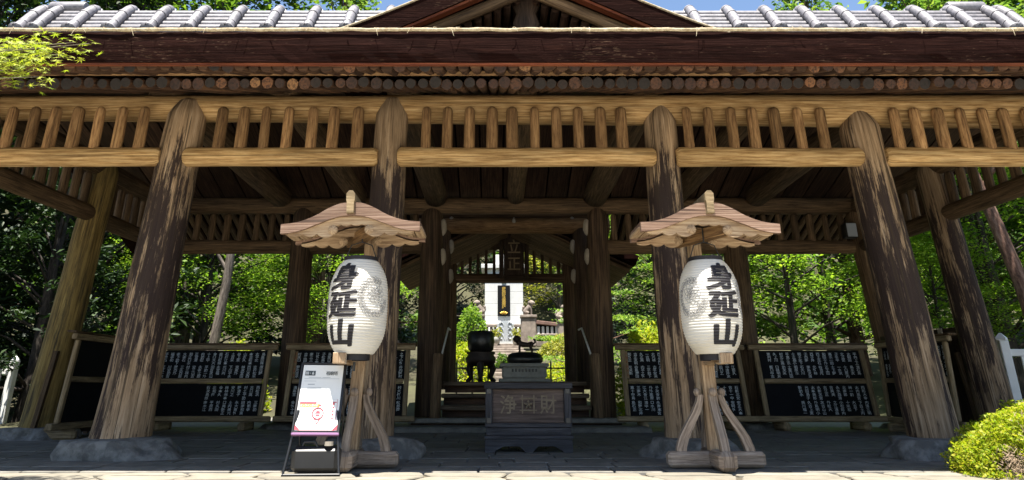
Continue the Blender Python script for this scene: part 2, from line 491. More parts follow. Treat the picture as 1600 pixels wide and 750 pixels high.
    def strip(s, top, bot, depth, xf, mat=0):
        """plate between two polylines of equal length in (x, z), y from 0 to depth; cheap for concave curved boards"""
        n = len(top)
        for i in range(n - 1):
            q = [bot[i], bot[i + 1], top[i + 1], top[i]]
            first, last = i == 0, i == n - 2
            A = [Vector((x, 0, z)) for x, z in q]; B = [Vector((x, depth, z)) for x, z in q]
            P = [xf(p) for p in A + B]
            fc = [[0, 1, 2, 3], [7, 6, 5, 4], [3, 2, 6, 7], [1, 0, 4, 5]]
            if first: fc.append([0, 3, 7, 4])
            if last: fc.append([2, 1, 5, 6])
            uv = []
            L8 = q + q
            for k, f in enumerate(fc):
                if k < 2: uv.append([(L8[j][1], L8[j][0]) for j in f])
                else: uv.append([((depth if j > 3 else 0) + 5, L8[j][0]) for j in f])
            s.add(P, fc, uv, mat)

    def lathe(s, prof, c, n=32, mat=0, smooth=True):
        c = Vector(c)
        pts, fcs, uvs = [], [], []
        d = [0]
        for i in range(1, len(prof)): d.append(d[-1] + math.dist(prof[i], prof[i - 1]))
        for r, z in prof:
            for k in range(n):
                th = 2 * math.pi * k / n
                pts.append(c + Vector((r * math.cos(th), r * math.sin(th), z)))
        for i in range(len(prof) - 1):
            for k in range(n):
                k2 = (k + 1) % n
                fcs.append([i * n + k, i * n + k2, (i + 1) * n + k2, (i + 1) * n + k])
                u0, u1 = k / n, (k + 1) / n
                uvs.append([(u0, d[i]), (u1, d[i]), (u1, d[i + 1]), (u0, d[i + 1])])
        s.add(pts, fcs, uvs, mat, smooth)

    def xform(s, mat4):
        s.v = [tuple(mat4 @ Vector(p)) for p in s.v]
        return s

    def mesh(s, name, mats, origin=(0, 0, 0)):
        me = bpy.data.meshes.new(name)
        o = Vector(origin)
        me.from_pydata([(x - o.x, y - o.y, z - o.z) for x, y, z in s.v], [], s.f)
        ul = me.uv_layers.new(name='UVMap')
        ul.data.foreach_set('uv', [c for p in s.uv for c in p])
        me.polygons.foreach_set('material_index', s.mi)
        me.polygons.foreach_set('use_smooth', s.sm)
        for m in (mats if isinstance(mats, (list, tuple)) else [mats]):
            me.materials.append(m)
        me.update()
        return me

WL = {}
def link(name, data, loc, parent=None, **props):
    o = bpy.data.objects.new(name, data)
    COL.objects.link(o)
    loc = Vector(loc)
    WL[o.name] = loc
    if parent is not None:
        o.parent = parent
        o.location = loc - WL[parent.name]
    else:
        o.location = loc
    for k, v in props.items():
        o[k] = v
    return o

def obj(name, mb, mats, parent=None, **props):
    """one mesh object with its origin at the middle of its foot"""
    a = np.array(mb.v)
    lo, hi = a.min(0), a.max(0)
    org = Vector(((lo[0] + hi[0]) / 2, (lo[1] + hi[1]) / 2, lo[2]))
    return link(name, mb.mesh(name, mats, org), org, parent, **props)

def thing(name, label, cat, loc, group=None):
    o = link(name, None, loc)
    o.empty_display_size = 0.2
    o['label'] = label; o['category'] = cat
    if group: o['group'] = group
    return o

def tag(o, label, cat, group=None):
    o['label'] = label; o['category'] = cat
    if group: o['group'] = group
    return o

# glyphs from Blender's own built-in font
_G = {}
def glyph(ch, bold=0.0, res=2):
    k = (ch, bold, res)
    if k not in _G:
        c = bpy.data.curves.new('glyph', 'FONT')
        c.body = ch; c.size = 1; c.resolution_u = res; c.offset = bold
        o = bpy.data.objects.new('glyph', c)
        COL.objects.link(o)
        me = bpy.data.meshes.new_from_object(o.evaluated_get(bpy.context.evaluated_depsgraph_get()))
        vs = [(v.co.x, v.co.y) for v in me.vertices]; fs = [list(p.vertices) for p in me.polygons]
        fs = [f if me.polygons[i].normal.z > 0 else f[::-1] for i, f in enumerate(fs)]
        bpy.data.objects.remove(o); bpy.data.curves.remove(c); bpy.data.meshes.remove(me)
        if vs:
            cx = (min(v[0] for v in vs) + max(v[0] for v in vs)) / 2; cy = (min(v[1] for v in vs) + max(v[1] for v in vs)) / 2
            vs = [(x - cx, y - cy) for x, y in vs]
        _G[k] = (vs, fs)
    return _G[k]

def put_glyph(mb, ch, cx, cz, sx, sz, xf, mat=0, bold=0.0, res=2):
    """character laid in the (x, z) plane of a local frame facing -y; xf maps Vector -> Vector"""
    vs, fs = glyph(ch, bold, res)
    if not vs: return
    P = [xf(Vector((cx + x * sx, 0, cz + y * sz))) for x, y in vs]
    mb.add(P, fs, [[(0, 0)] * len(f) for f in fs], mat)

def quad(mb, x0, z0, x1, z1, y, xf, mat=0):
    mb.add([xf(Vector(p)) for p in ((x0, y, z0), (x1, y, z0), (x1, y, z1), (x0, y, z1))], [[0, 1, 2, 3]], [[(0, x0), (0, x1), (z1 - z0, x1), (z1 - z0, x0)]], mat)

rng = random.Random(7)
def I(p): return p
def rock_mb(c, sx, sy, sz, seed, rough=0.22, flat_bottom=True):
    bm = bmesh.new()
    bmesh.ops.create_icosphere(bm, subdivisions=4, radius=1)
    mb = MB()
    for v in bm.verts:
        p = v.co
        k = 1 + rough * noise.noise(p * 1.3 + Vector((seed * 3.7, 0, 0))) * 1.6 + 0.10 * noise.noise(p * 3.6 + Vector((seed, 5, 0))) + .045 * noise.noise(p * 9 + Vector((seed, 5, 3)))
        q = p * k
        z = q.z
        if flat_bottom: z = max(z, -0.15)
        if z > 0.60: z = 0.60 + (z - 0.60) * 0.15
        v.co = (q.x * sx, q.y * sy, z * sz)
    P = [Vector(c) + v.co for v in bm.verts]
    bm.verts.index_update()
    fc = [[v.index for v in f.verts] for f in bm.faces]
    bm.free()
    mb.add(P, fc, [[(P[i].x, P[i].z) for i in f] for f in fc], 0, True)
    return mb

# ================================================================== SETTING
def g(x, y):
    h = 0.0
    if y > 19.2:
        for (y0, z0), (y1, z1) in zip([(19.2, 0), (22, .7), (24.5, .75), (38, 2.5), (44, 2.8), (90, 30), (400, 60)][:-1], [(22, .7), (24.5, .75), (38, 2.5), (44, 2.8), (90, 30), (400, 60)]):
            if y0 <= y <= y1: h = z0 + (z1 - z0) * (y - y0) / (y1 - y0)
        if y > 400: h = 60
    side = max(0, abs(x - 0.3) - 16)
    h += min(side, 40) * 0.28 * max(0, min(1, (y + 5) / 15))
    if abs(x) > 9 or y > 14: h += 0.12 * noise.noise(Vector((x * .4, y * .4, 0)))
    return h - 0.05
def axis_pts(a):
    return sorted(set(a))
xs = axis_pts([-420, -250, -150, -100] + [i * 4 for i in range(-20, 21)] + [i * 1.5 for i in range(-10, 11)] + [100, 150, 250, 420])
ys = axis_pts([-420, -200, -100, -50, -25, -10] + [i * 2 for i in range(0, 24)] + [i * 6 for i in range(8, 18)] + [130, 200, 300, 420])
gm = MB()
gp = [Vector((x, y, g(x, y))) for y in ys for x in xs]
nx = len(xs)
gf = [[j * nx + i, j * nx + i + 1, (j + 1) * nx + i + 1, (j + 1) * nx + i] for j in range(len(ys) - 1) for i in range(nx - 1)]
gm.add(gp, gf, [[(gp[i].x, gp[i].y) for i in f] for f in gf], 0, True)
obj('ground', gm, M['earth'], kind='structure')

# hall floor: mortar bed and individual stones in running bond
FX0, FX1, FY0, FY1 = -7.3, 7.9, 6.67, 19.4
fb = MB(); fb.box(((FX0 + FX1) / 2, (FY0 + FY1) / 2, -0.036), (FX1 - FX0, FY1 - FY0, 0.05))
floor = obj('floor', fb, M['joint'], kind='structure')
far_mb = MB()
y = FY0; row = 0; nst = 0
while y < 13.6:
    d = 0.40 if y < 9.4 else 0.55
    x = FX0 - rng.random() * 0.4
    while x < FX1:
        w = rng.uniform(0.40, 0.72)
        x0, x1 = max(x, FX0), min(x + w, FX1)
        if x1 - x0 > 0.1:
            tilt = rng.uniform(-.002, .002)
            if y < 9.4:
                sm = MB(); sm.box(((x0 + x1) / 2, y + d / 2, -0.02 + tilt), (x1 - x0 - 0.016, d - 0.016, 0.05), bev=0.006)
                if nst < 298: obj('paving_stone', sm, M['stone_floor'], floor); nst += 1
                else: far_mb.box(((x0 + x1) / 2, y + d / 2, -0.02 + tilt), (x1 - x0 - 0.016, d - 0.016, 0.05))
            else:
                far_mb.box(((x0 + x1) / 2, y + d / 2, -0.02 + tilt), (x1 - x0 - 0.014, d - 0.014, 0.05))
        x += w
    y += d
obj('paving_stones', far_mb, M['stone_floor'], floor, kind='stuff')

# sunlit flagstones in front, irregular, laid on a sandy bed
pv = MB(); pv.box((0.3, -14.35, -0.04), (34, 42.02, 0.04))
pave = obj('pavement', pv, M['pave_joint'], kind='structure')
gx = [-8.6 + i * 0.62 for i in range(29)]
gy = [5.05, 5.6, 6.12, 6.40, 6.66]
jit = {}
for i in range(len(gx)):
    for j in range(len(gy)):
        jit[i, j] = (gx[i] + rng.uniform(-.16, .16), gy[j] + (rng.uniform(-.07, .07) if 0 < j < len(gy) - 1 else 0))
def flagstone(q, parent_mb=None):
    c = Vector((sum(p[0] for p in q) / 4, sum(p[1] for p in q) / 4, 0))
    top, mid = [], []
    dz = rng.uniform(-.004, .004)
    pts = []
    for k in range(4):
        a = Vector((*q[k], 0)); b = Vector((*q[(k + 1) % 4], 0))
        for t in (0.12, 0.5, 0.88):
            p = a.lerp(b, t); p += (p - c).normalized() * rng.uniform(-.02, .004)
            pts.append(p)
    n = len(pts)
    P = [c + (p - c) * 0.955 + Vector((0, 0, -0.03)) for p in pts] + [c + (p - c) * 0.955 + Vector((0, 0, -0.008 + dz)) for p in pts] + [c + (p - c) * 0.93 + Vector((0, 0, dz)) for p in pts]
    fc = [[r * n + k, r * n + (k + 1) % n, (r + 1) * n + (k + 1) % n, (r + 1) * n + k] for r in (0, 1) for k in range(n)] + [[2 * n + k for k in range(n)]]
    m = parent_mb or MB()
    m.add(P, fc, [[(P[i].x, P[i].y) for i in f] for f in fc])
    return m
for j in range(len(gy) - 1):
    for i in range(len(gx) - 1):
        obj('flagstone', flagstone([jit[i, j], jit[i + 1, j], jit[i + 1, j + 1], jit[i, j + 1]]), M['flag'], pave)
rest = MB()
for j in range(40):
    for i in range(40):
        x0, y0 = -16.4 + i * .83, 5.03 - (j + 1) * .99
        flagstone([(x0, y0), (x0 + .83, y0), (x0 + .83, y0 + .99), (x0, y0 + .99)], rest)
obj('flagstones', rest, M['bounce_court'], pave, kind='stuff')  # out-of-view paving, paled to throw light up under the eaves

# ================================================================== WORSHIP HALL
HX = 0.34
hall = thing('worship_hall', 'open log-built worship hall with thick bark eaves, leaning log columns and tiled ridge', 'hall', (HX, 10.8, 0))

FRONT = [(-6.15, .12, -5.97, 3.85, .27, .24), (-3.714, .10, -3.553, 3.745, .285, .215), (-1.217, .10, -1.19, 3.765, .21, .185),
         (1.891, .13, 1.894, 3.68, .205, .19), (4.35, .14, 4.174, 3.60, .245, .215), (6.80, .14, 6.62, 3.62, .26, .24)]
def column(name, xb, zb, xt, zt, rb, rt, Y, mat, seed, parent=hall):
    mb = MB()
    path, rad = [], []
    n = 16
    for i in range(n + 1):
        t = i / n
        z = zb + (zt - zb) * t
        if z > zt - 0.28: continue
        path.append(Vector((xb + (xt - xb) * t, Y, z)))
        rad.append(rb + (rt - rb) * (t ** 0.6))
    d = Vector((xt - xb, 0, zt - zb)) / (zt - zb)
    base = Vector((xb, Y, zb))
    for dz, k in ((0.27, 1.0), (0.20, 0.99), (0.12, 0.84), (0.05, 0.66), (0.015, 0.56), (0.0, 0.46)):
        path.append(base + d * (zt - zb - dz)); rad.append(rt * k)
    mb.tube(path, rad, 20, 0, None, 0.035, seed)
    return obj(name, mb, mat, parent)
for i, (xb, zb, xt, zt, rb, rt) in enumerate(FRONT):
    column('column', xb, zb, xt, zt, rb, rt, 8.05, M['column'], i)
    s = 0.62 if i in (1, 4) else 0.5
    obj('footing_stone', rock_mb((xb + 0.02, 8.0, -0.05), s * .98, s * 0.80, 0.36, i + 1, .27), M['footing'], hall)
for i, (xb, xt) in enumerate(((-6.10, -5.88), (6.76, 6.55))):
    column('column', xb, .12, xt, 3.85, .24, .20, 10.8, M['moss_column'] if i == 0 else M['column'], 20 + i)
    obj('footing_stone', rock_mb((xb, 10.8, -0.05), .52, .46, 0.30, 30 + i), M['footing'], hall)
REAR = [(-6.1, -5.9), (-3.45, -3.5), (-1.123, -1.154), (1.80, 1.86), (4.31, 4.31), (6.86, 6.60)]
for i, (xb, xt) in enumerate(REAR):
    column('column', xb, .10, xt, 3.74, .22, .20, 13.4, M['column_dark'] if 1 <= i <= 3 else M['inner_shaded'], 40 + i)
    obj('footing_stone', rock_mb((xb, 13.4, -0.05), .46, .40, 0.22, 50 + i), M['footing'], hall)

# lower tie logs between the front columns (scribed ends) and the great upper log
for i in range(5):
    a, b = FRONT[i], FRONT[i + 1]
    f = (3.02 - a[1]) / (a[3] - a[1])
    xa = a[0] + (a[2] - a[0]) * f + a[5] * 0.60; xb_ = b[0] + (b[2] - b[0]) * f - b[5] * 0.60
    mb = MB(); mb.log((xa, 7.90, 3.022), (xb_, 7.90, 3.022), .112, .106, 14, 15, .045, 60 + i, cham=.035, bow=.012)
    obj('tie_beam', mb, M['beam'], hall)
mb = MB(); mb.log((-7.9, 8.14, 3.70), (8.5, 8.10, 3.625), .135, .215, 18, 40, .03, 71)
obj('eave_beam', mb, M['beam'], hall)
# end spurs past the corner columns
for s, x0 in ((-1, -6.1), (1, 6.75)):
    mb = MB(); mb.log((x0 + s * .2, 7.86, 3.022), (x0 + s * 0.9, 7.86, 3.022), .11, .10, 14, 4, .03, 77 + s, cham=.05)
    obj('tie_beam', mb, M['beam'], hall)

# lattice bars: round-topped split logs
def bar_mesh(h, r, seed):
    mb = MB()
    path = [Vector((0, 0, 0)), Vector((0, 0, h * .5)), Vector((0, 0, h - .05)), Vector((0, 0, h - .02)), Vector((0, 0, h))]
    mb.tube(path, [r * 1.03, r, r * .97, r * .82, r * .45], 12, 0, None, .05, seed)
    return mb.mesh('lattice_bar', M['bar'])
barm = [bar_mesh(.50, .055 + .003 * k, k) for k in range(5)]
bari = []
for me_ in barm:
    c_ = me_.copy(); c_.materials[0] = M['inner_shaded']; bari.append(c_)  # rear and side copies of the front bars, shade put into their colour
FB = ([-5.73, -5.48, -5.23, -4.98, -4.73, -4.48, -4.23, -3.98][0:8], [-3.10, -2.84, -2.585, -2.33, -2.07, -1.815, -1.56],
      [-.78, -.535, -.29, -.045, .20, .445, .69, .935, 1.18, 1.43], [2.17, 2.42, 2.67, 2.92, 3.17, 3.43, 3.68], [4.52, 4.77, 5.02, 5.27, 5.52, 5.77, 6.02, 6.27])
k = 0
for grp in FB:
    for x in grp:
        drop = 0.03 * max(0, x) / 6
        link('lattice_bar', barm[k % 5], (x + rng.uniform(-.012, .012), 7.885, 3.108 - drop * .5), hall); k += 1
# side walls: upper and lower logs, bars
for s, (x0, x1) in ((0, (-5.98, -5.93)), (1, (6.66, 6.60))):
    for y0, y1 in ((8.05, 10.8), (10.8, 13.4)):
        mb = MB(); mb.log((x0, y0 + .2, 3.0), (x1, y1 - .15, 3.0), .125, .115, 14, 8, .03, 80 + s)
        obj('tie_beam', mb, M['inner_shaded'], hall)
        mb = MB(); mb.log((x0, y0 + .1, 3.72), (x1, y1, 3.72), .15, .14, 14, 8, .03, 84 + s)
        obj('eave_beam', mb, M['inner_shaded'], hall)
        n = 9
        for i in range(n):
            yy = y0 + (y1 - y0) * (i + 1) / (n + 1)
            link('lattice_bar', bari[(i + s) % 5], (x0, yy, 3.09), hall)
# rear wall logs and bars
for a, b in ((-6.0, -3.5), (-3.5, -1.15), (1.86, 4.31), (4.31, 6.6)):
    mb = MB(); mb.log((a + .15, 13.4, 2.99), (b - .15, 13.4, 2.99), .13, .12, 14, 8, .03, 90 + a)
    obj('tie_beam', mb, M['inner_shaded'], hall)
    n = int((b - a - .4) / .25)
    for i in range(n):
        link('lattice_bar', bari[i % 5], (a + .3 + (b - a - .6) * i / max(1, n - 1), 13.40, 3.09), hall)
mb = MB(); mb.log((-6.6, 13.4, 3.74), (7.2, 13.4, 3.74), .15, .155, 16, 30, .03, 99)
obj('eave_beam', mb, M['inner_shaded'], hall)
# logs spanning front to back over the room
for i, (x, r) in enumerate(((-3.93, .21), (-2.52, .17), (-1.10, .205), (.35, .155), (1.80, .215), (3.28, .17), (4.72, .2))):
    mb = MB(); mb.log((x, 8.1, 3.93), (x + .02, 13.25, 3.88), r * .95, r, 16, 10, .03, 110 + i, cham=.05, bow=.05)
    obj('cross_log', mb, M['inner_shaded'], hall)
# eave rafters, laid side by side: lower tier and upper (flying) tier; end grain shows
def rafter_mesh(L, r, seed, drop, name):
    mb = MB()
    d = Vector((0, math.cos(drop), math.sin(drop)))
    mb.tube([Vector((0, 0, 0)), d * .012, d * (L * .4), d * L], [r * .9, r, r * 1.02, r], 10, 0, 1, .07, seed)
    return mb.mesh(name, [M['rafter'], M['log_end']])
SL = math.atan(.37)
raf = [rafter_mesh(4.4, .052 + .003 * k, k, SL, 'rafter') for k in range(5)]
fly = [rafter_mesh(2.1, .050 + .003 * k, 9 + k, SL, 'flying_rafter') for k in range(5)]
for me_ in fly[:4]: me_.materials[1] = M['rafter']
x = -7.7; k = 0
while x < 8.3:
    w = rng.uniform(.107, .121)
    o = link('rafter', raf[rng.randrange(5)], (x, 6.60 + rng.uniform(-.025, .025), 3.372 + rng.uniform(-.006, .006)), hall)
    x += w
x = -7.65
while x < 8.3:
    w = rng.uniform(.106, .118)
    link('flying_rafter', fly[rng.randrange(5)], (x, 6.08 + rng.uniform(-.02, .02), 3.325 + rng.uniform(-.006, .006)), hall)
    x += w
mb = MB(); mb.box((HX, 6.60, 3.475), (16.2, .10, .045), rot=Matrix.Rotation(SL, 3, 'X'))
obj('eave_plank', mb, M['bar'], hall)
mb = MB(); mb.box((HX, 5.93, 3.272), (16.3, .035, .018))
obj('eave_trim', mb, M['trim'], hall)
# bark eave: a thick fibrous edge over the rafters, rising to the ridge
RX0, RX1 = -7.75, 8.45
prof = [(5.90, 3.283), (5.885, 3.36), (5.88, 3.44), (5.89, 3.52), (5.92, 3.585), (6.6, 3.90), (8.6, 4.84), (10.8, 5.80), (10.8, 5.20), (8.6, 4.48), (6.12, 3.46), (6.00, 3.32)]
mb = MB()
nseg = 160
P, fc, uv = [], [], []
for i in range(nseg + 1):
    xx = RX0 + (RX1 - RX0) * i / nseg
    for j, (yy, zz) in enumerate(prof):
        dn = 0.0
        if j <= 4: dn = 0.012 * noise.noise(Vector((xx * 3.1, zz * 6, 2))) + .006 * noise.noise(Vector((xx * 11, zz * 20, 2)))
        P.append(Vector((xx, yy + dn, zz + dn * .5)))
n = len(prof)
for i in range(nseg):
    for j in range(n):
        j2 = (j + 1) % n
        fc.append([i * n + j, i * n + j2, (i + 1) * n + j2, (i + 1) * n + j][::-1])
        xa, xb2 = P[i * n].x, P[(i + 1) * n].x
        za, zb2 = prof[j][1], prof[j2][1]
        uv.append([(za, xa), (zb2, xa), (zb2, xb2), (za, xb2)][::-1])
mb.add(P, fc, uv)
for e, rev in ((0, False), (nseg, True)):
    idx = [e * n + j for j in range(n)]
    mb.add([P[i] for i in idx], [list(range(n)) if not rev else list(range(n))[::-1]], [[(P[i].z, P[i].y) for i in (idx if not rev else idx[::-1])]])
obj('bark_eave', mb, M['bark'], hall)
# rear slope with an added flat cover against the sun, ceiling boards
mb = MB()
for i in range(1):
    for xa, xz, full in ((RX0, -1.75, 1), (-1.745, 2.445, 0), (2.45, RX1, 1)):
        q = [(10.81, 5.80), (10.81, 5.1), (15.9, 3.3), (15.9, 3.6)] if full else [(10.81, 5.80), (10.81, 5.1), (14.3, 3.90), (14.3, 4.22)]
        mb.prism(q, xz - xa, lambda p: Vector((xa + p.y, p.x, p.z)))
    mb.box((.35, 15.25, 4.85), (4.6, 3.6, .16))  # unseen slab added to keep the sun off the passage lintel and stubs
obj('rear_slope_and_sun_cover', mb, M['bark'], hall)
cb = MB().box
x = RX0 + .3
while x < RX1 - .3:
    m2 = MB(); m2.box((x + .19, 12.2, 4.35), (.37, 3.9, .025), rot=Matrix.Rotation(-math.atan(.30), 3, 'X'), long=1)
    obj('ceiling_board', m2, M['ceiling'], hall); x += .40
m2 = MB(); m2.log((RX0 + .2, 10.8, 4.93), (RX1 - .2, 10.8, 4.93), .14, .14, 12, 20, .03, 140); obj('ridge_log', m2, M['ceiling'], hall)
# rear rafters seen through the rear lattice
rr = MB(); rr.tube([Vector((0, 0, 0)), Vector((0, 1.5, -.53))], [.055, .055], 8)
rrm = rr.mesh('rear_rafter', [M['inner_shaded']])
x = -6.5
while x < 7.1:
    if not -1.5 < x < 2.2: link('rear_rafter', rrm, (x, 13.56, 3.80), hall)
    x += .17
# straw edging along the top of the bark
mb = MB()
xx = [RX0 + (RX1 - RX0) * i / 220 for i in range(221)]
mb.tube([Vector((x, 5.885 + .006 * noise.noise(Vector((x * 6, 0, 3))), 3.592 + .008 * noise.noise(Vector((x * 5, 0, 9))))) for x in xx],
        [.017 + .006 * noise.noise(Vector((x * 9, 3, 0))) for x in xx], 7)
edge = obj('straw_edging', mb, M['straw'], hall)
mb = MB()
for _ in range(60):
    x = rng.uniform(RX0, RX1)
    L = rng.uniform(.03, .11)
    a = Vector((x, 5.86, 3.60)); b = a + Vector((rng.uniform(-.05, .05), -.02, -L * rng.uniform(.3, 1)))
    mb.tube([a, a.lerp(b, .5) + Vector((rng.uniform(-.01, .01), -.01, .01)), b], [.003, .0028, .002], 4)
obj('loose_straw', mb, M['straw'], edge, kind='stuff')

# tiled ridge: stacked courses with round cover tiles laid across
RB, RT = (10.30, 5.74), (10.78, 6.36)
NC = 6
for s in (1, -1):
    for k in range(NC):
        t = (k + .45) / NC
        yy = RB[0] + (RT[0] - RB[0]) * t; zz = RB[1] + (RT[1] - RB[1]) * t
        if s < 0: yy = 2 * 10.82 - yy
        for x0, x1 in ((-7.45, -2.4), (-2.4, 2.9), (2.9, 8.1)):
            m2 = MB(); m2.tube([Vector((x0 + .004, yy, zz)), Vector(((x0 + x1) / 2, yy, zz)), Vector((x1 - .004, yy, zz))], [.058] * 3, 10)
            obj('tile_course', m2, M['tile'], hall)
m2 = MB(); m2.prism([(10.34, 5.5), (11.3, 5.5), (10.88, 6.32), (10.76, 6.32)], 15.5, lambda p: Vector((-7.42 + p.y, p.x, p.z)))
obj('ridge_core', m2, M['tile_dark'], hall)
def cover(s):
    mb = MB()
    pts = []
    for i in range(9):
        t = i / 8
        yy = RB[0] - .10 + (RT[0] - RB[0] + .12) * t; zz = RB[1] + .03 + (RT[1] - RB[1] + .04) * (1 - (1 - t) ** 1.35)
        pts.append(Vector((0, (yy - 10.3) * s, zz - 5.74)))
    mb.tube(pts, [.088, .076, .076, .077, .078, .078, .077, .074, .06], 14)
    for a_, b_ in ((1, 2), (6, 7)): mb.tube([pts[a_].lerp(pts[b_], .3), pts[a_].lerp(pts[b_], .6)], [.082, .080], 14)
    mb.tube([pts[4] + Vector((0, -.012 * s, -.014)), pts[4] + Vector((0, .012 * s, .014))], [.088, .088], 14)
    return mb.mesh('cover_tile', [M['tile']])
def disc(s):
    mb = MB()
    d = (Vector((0, -.09 * s, 0.015)) - Vector((0, 0.02 * s, .13))).normalized()
    c = Vector((0, -.115 * s, .012))
    mb.tube([c - d * .03, c - d * .005, c + d * .02, c + d * .021, c - d * .012], [.098, .118, .118, .082, .075], 16)
    return mb.mesh('end_disc', [M['tile'], M['tile_dark']])
ct, dt = {1: cover(1), -1: cover(-1)}, {1: disc(1), -1: disc(-1)}
xsr = [-7.36, -7.10] + [-6.55 + i * .607 for i in range(24)] + [7.98, 8.2]
for i, x in enumerate(xsr):
    for s, y0 in ((1, 10.30), (-1, 11.34)):
        if x in (-7.36, 8.2) and s < 0: continue
        o = link('cover_tile', ct[s], (x, y0, 5.74), hall)
        d = link('end_disc', dt[s], (x, y0, 5.74), o)
for x0, x1 in ((-7.30, -6.72), (7.42, 8.02)):
    m2 = MB(); m2.tube([Vector((x0, 10.78, 6.44)), Vector((x0 + .02, 10.78, 6.44)), Vector((x1 - .02, 10.78, 6.44)), Vector((x1, 10.78, 6.44))], [.09, .105, .105, .09], 14)
    obj('ridge_end_tile', m2, M['tile'], hall)

# front gable
GX, GY = .335, 6.75
def gz(t):            # t 0 at the apex, 1 at the foot
    return 3.955 + .98 * (1 - t) ** 1.12
def gable_line(off, n=14, half=2.12):
    return [(GX - half * (1 - i / n), gz(1 - i / n) + off) for i in range(n + 1)] + [(GX + half * (i / n), gz(i / n) + off) for i in range(1, n + 1)]
shift = lambda y0: (lambda p: Vector((p.x, y0 + p.y, p.z)))
m2 = MB(); m2.strip(gable_line(.0), [(x, max(z, 3.88)) for x, z in gable_line(-.235)], 2.2, shift(GY)); gab = obj('gable_bark', m2, M['bark'], hall)
m2 = MB(); m2.strip([(x, max(z, 3.872)) for x, z in gable_line(-.238)], [(x, max(z, 3.86)) for x, z in gable_line(-.268)], .10, shift(GY + .02)); obj('gable_trim', m2, M['trim'], hall)
m2 = MB(); tl = gable_line(.006)
m2.tube([Vector((x, GY + .0, z)) for x, z in tl], [.014] * len(tl), 6); obj('straw_edging', m2, M['straw'], hall)
rg = MB(); rg.tube([Vector((0, 0, 0)), Vector((0, .012, 0)), Vector((0, .6, 0))], [.042, .048, .048], 10, 0, 0)
rgm = rg.mesh('gable_rafter', [M['ceiling']])
for s in (-1, 1):
    for i in range(1, 14):
        t = i / 19
        link('gable_rafter', rgm, (GX + s * 2.0 * t, GY + .34, gz(t) - .325), hall)
    m2 = MB(); m2.log((GX + s * .04, GY + .20, 4.57), (GX + s * 1.30, GY + .20, 3.98), .062, .070, 12, 8, .03, 150 + s)
    obj('barge_log', m2, M['inner_shaded'], hall)
m2 = MB(); m2.lathe([(0.02, -.30), (.10, -.26), (.15, -.12), (.11, .0), (.16, .12), (.16, .30), (.02, .32)], (GX, GY + .42, 4.42), 12)
for i, p in enumerate(m2.v): m2.v[i] = (p[0], GY + .42 + (p[1] - GY - .42) * .35, p[2])
obj('gable_pendant', m2, M['plaque'], hall)
for i in range(7):
    z = 4.06 + i * .125
    hw = max(.10, (4.80 - z) * 1.75)
    m2 = MB(); m2.box((GX, GY + .95, z), (2 * min(hw, 1.5), .035, .120), rot=Matrix.Rotation(R(4), 3, 'X'))
    obj('gable_board', m2, M['inner_shaded'], hall)
m2 = MB(); m2.log((GX - 1.5, GY + .80, 4.06), (GX + 1.5, GY + .80, 4.06), .09, .09, 12, 8, .03, 160); obj('gable_beam', m2, M['inner_shaded'], hall)

# steps up to the rear passage
zst = [.18, .36, .54, .73]
yst = [12.75, 13.05, 13.35, 13.65]
for i, (z, yy) in enumerate(zip(zst, yst)):
    hw = 1.72 if i == 0 else 1.24
    m2 = MB(); m2.box((.335, yy + .17 if i < 3 else yy + .2, z - .035), (2 * hw, .36 if i < 3 else .42, .07), bev=.012, long=0)
    obj('step', m2, M['step'] if i else M['stone_floor'], hall)
    m2 = MB(); m2.box((.335, yy + .19, z - .125), (2 * hw - .06, .04, .11), long=0)
    obj('riser', m2, M['ceiling'], hall)
m2 = MB(); m2.box((.335, 12.60, .035), (4.0, 1.1, .09), bev=.02); obj('plinth_stone', m2, M['stone_floor'], hall)

# ------------------------------------------------------------------ rear passage
pas = thing('passage_gallery', 'dark timber gallery with plank roof behind the steps of the hall', 'gallery', (.34, 16.2, 0))
PY = [13.62, 15.9, 18.7]
for Y in PY[1:]:
    for x, s in ((-1.13, 1), (1.84, -1)):
        column('column', x, .6, x, 3.95, .20, .18, Y, M['column_dark'], Y + x, pas)
m2 = MB(); m2.box((.34, 16.55, .66), (3.4, 5.4, .12)); obj('platform', m2, M['step'], pas)
def lintel(v, Y, r, name='lintel', mat='column_dark', x0=-1.75, x1=2.45):
    z = at(800, v, Y).z
    m2 = MB(); m2.log((x0, Y, z), (x1, Y, z), r, r, 14, 6, .03, v); obj(name, m2, M[mat], pas); return z
lintel(353, 15.9, .17, mat='bar')
zh = lintel(335, 15.9, .10)
for i in range(-3, 14):
    m2 = MB(); m2.box((-1.1 + i * .29, 15.98, zh + .50), (.28, .03, .90)); obj('header_board', m2, M['ceiling'], pas)
zl = lintel(435, 18.7, .115)
zu = lintel(384, 18.7, .10)
m2 = MB(); m2.box((.34, 18.7, zu + .42), (2.6, .06, .80), long=0); obj('header_panel', m2, M['ceiling'], pas)
for i in range(13):
    m2 = MB(); m2.box((-.83 + i * .2, 18.7, (zl + zu) / 2), (.075, .06, zu - zl - .1)); obj('lattice_bar', m2, M['column_dark'], pas)
# pale log stubs set in the passage posts
for s, x in ((1, -1.13), (-1, 1.84)):
    for Y, v in ((13.4, 356), (13.4, 402), (15.9, 350), (15.9, 386), (15.9, 432), (18.7, 405)):
        z = at(790, v, Y).z
        m2 = MB(); m2.tube([Vector((x + s * (.20 + dx), Y - .05, z + dz)) for dx, dz in ((-.03, .14), (-.02, .12), (-.01, .05), (.0, -.05), (-.01, -.11), (-.02, -.15))], [.03, .06, .07, .065, .045, .015], 12, squash=.8); obj('log_stub', m2, M['stub'], pas)
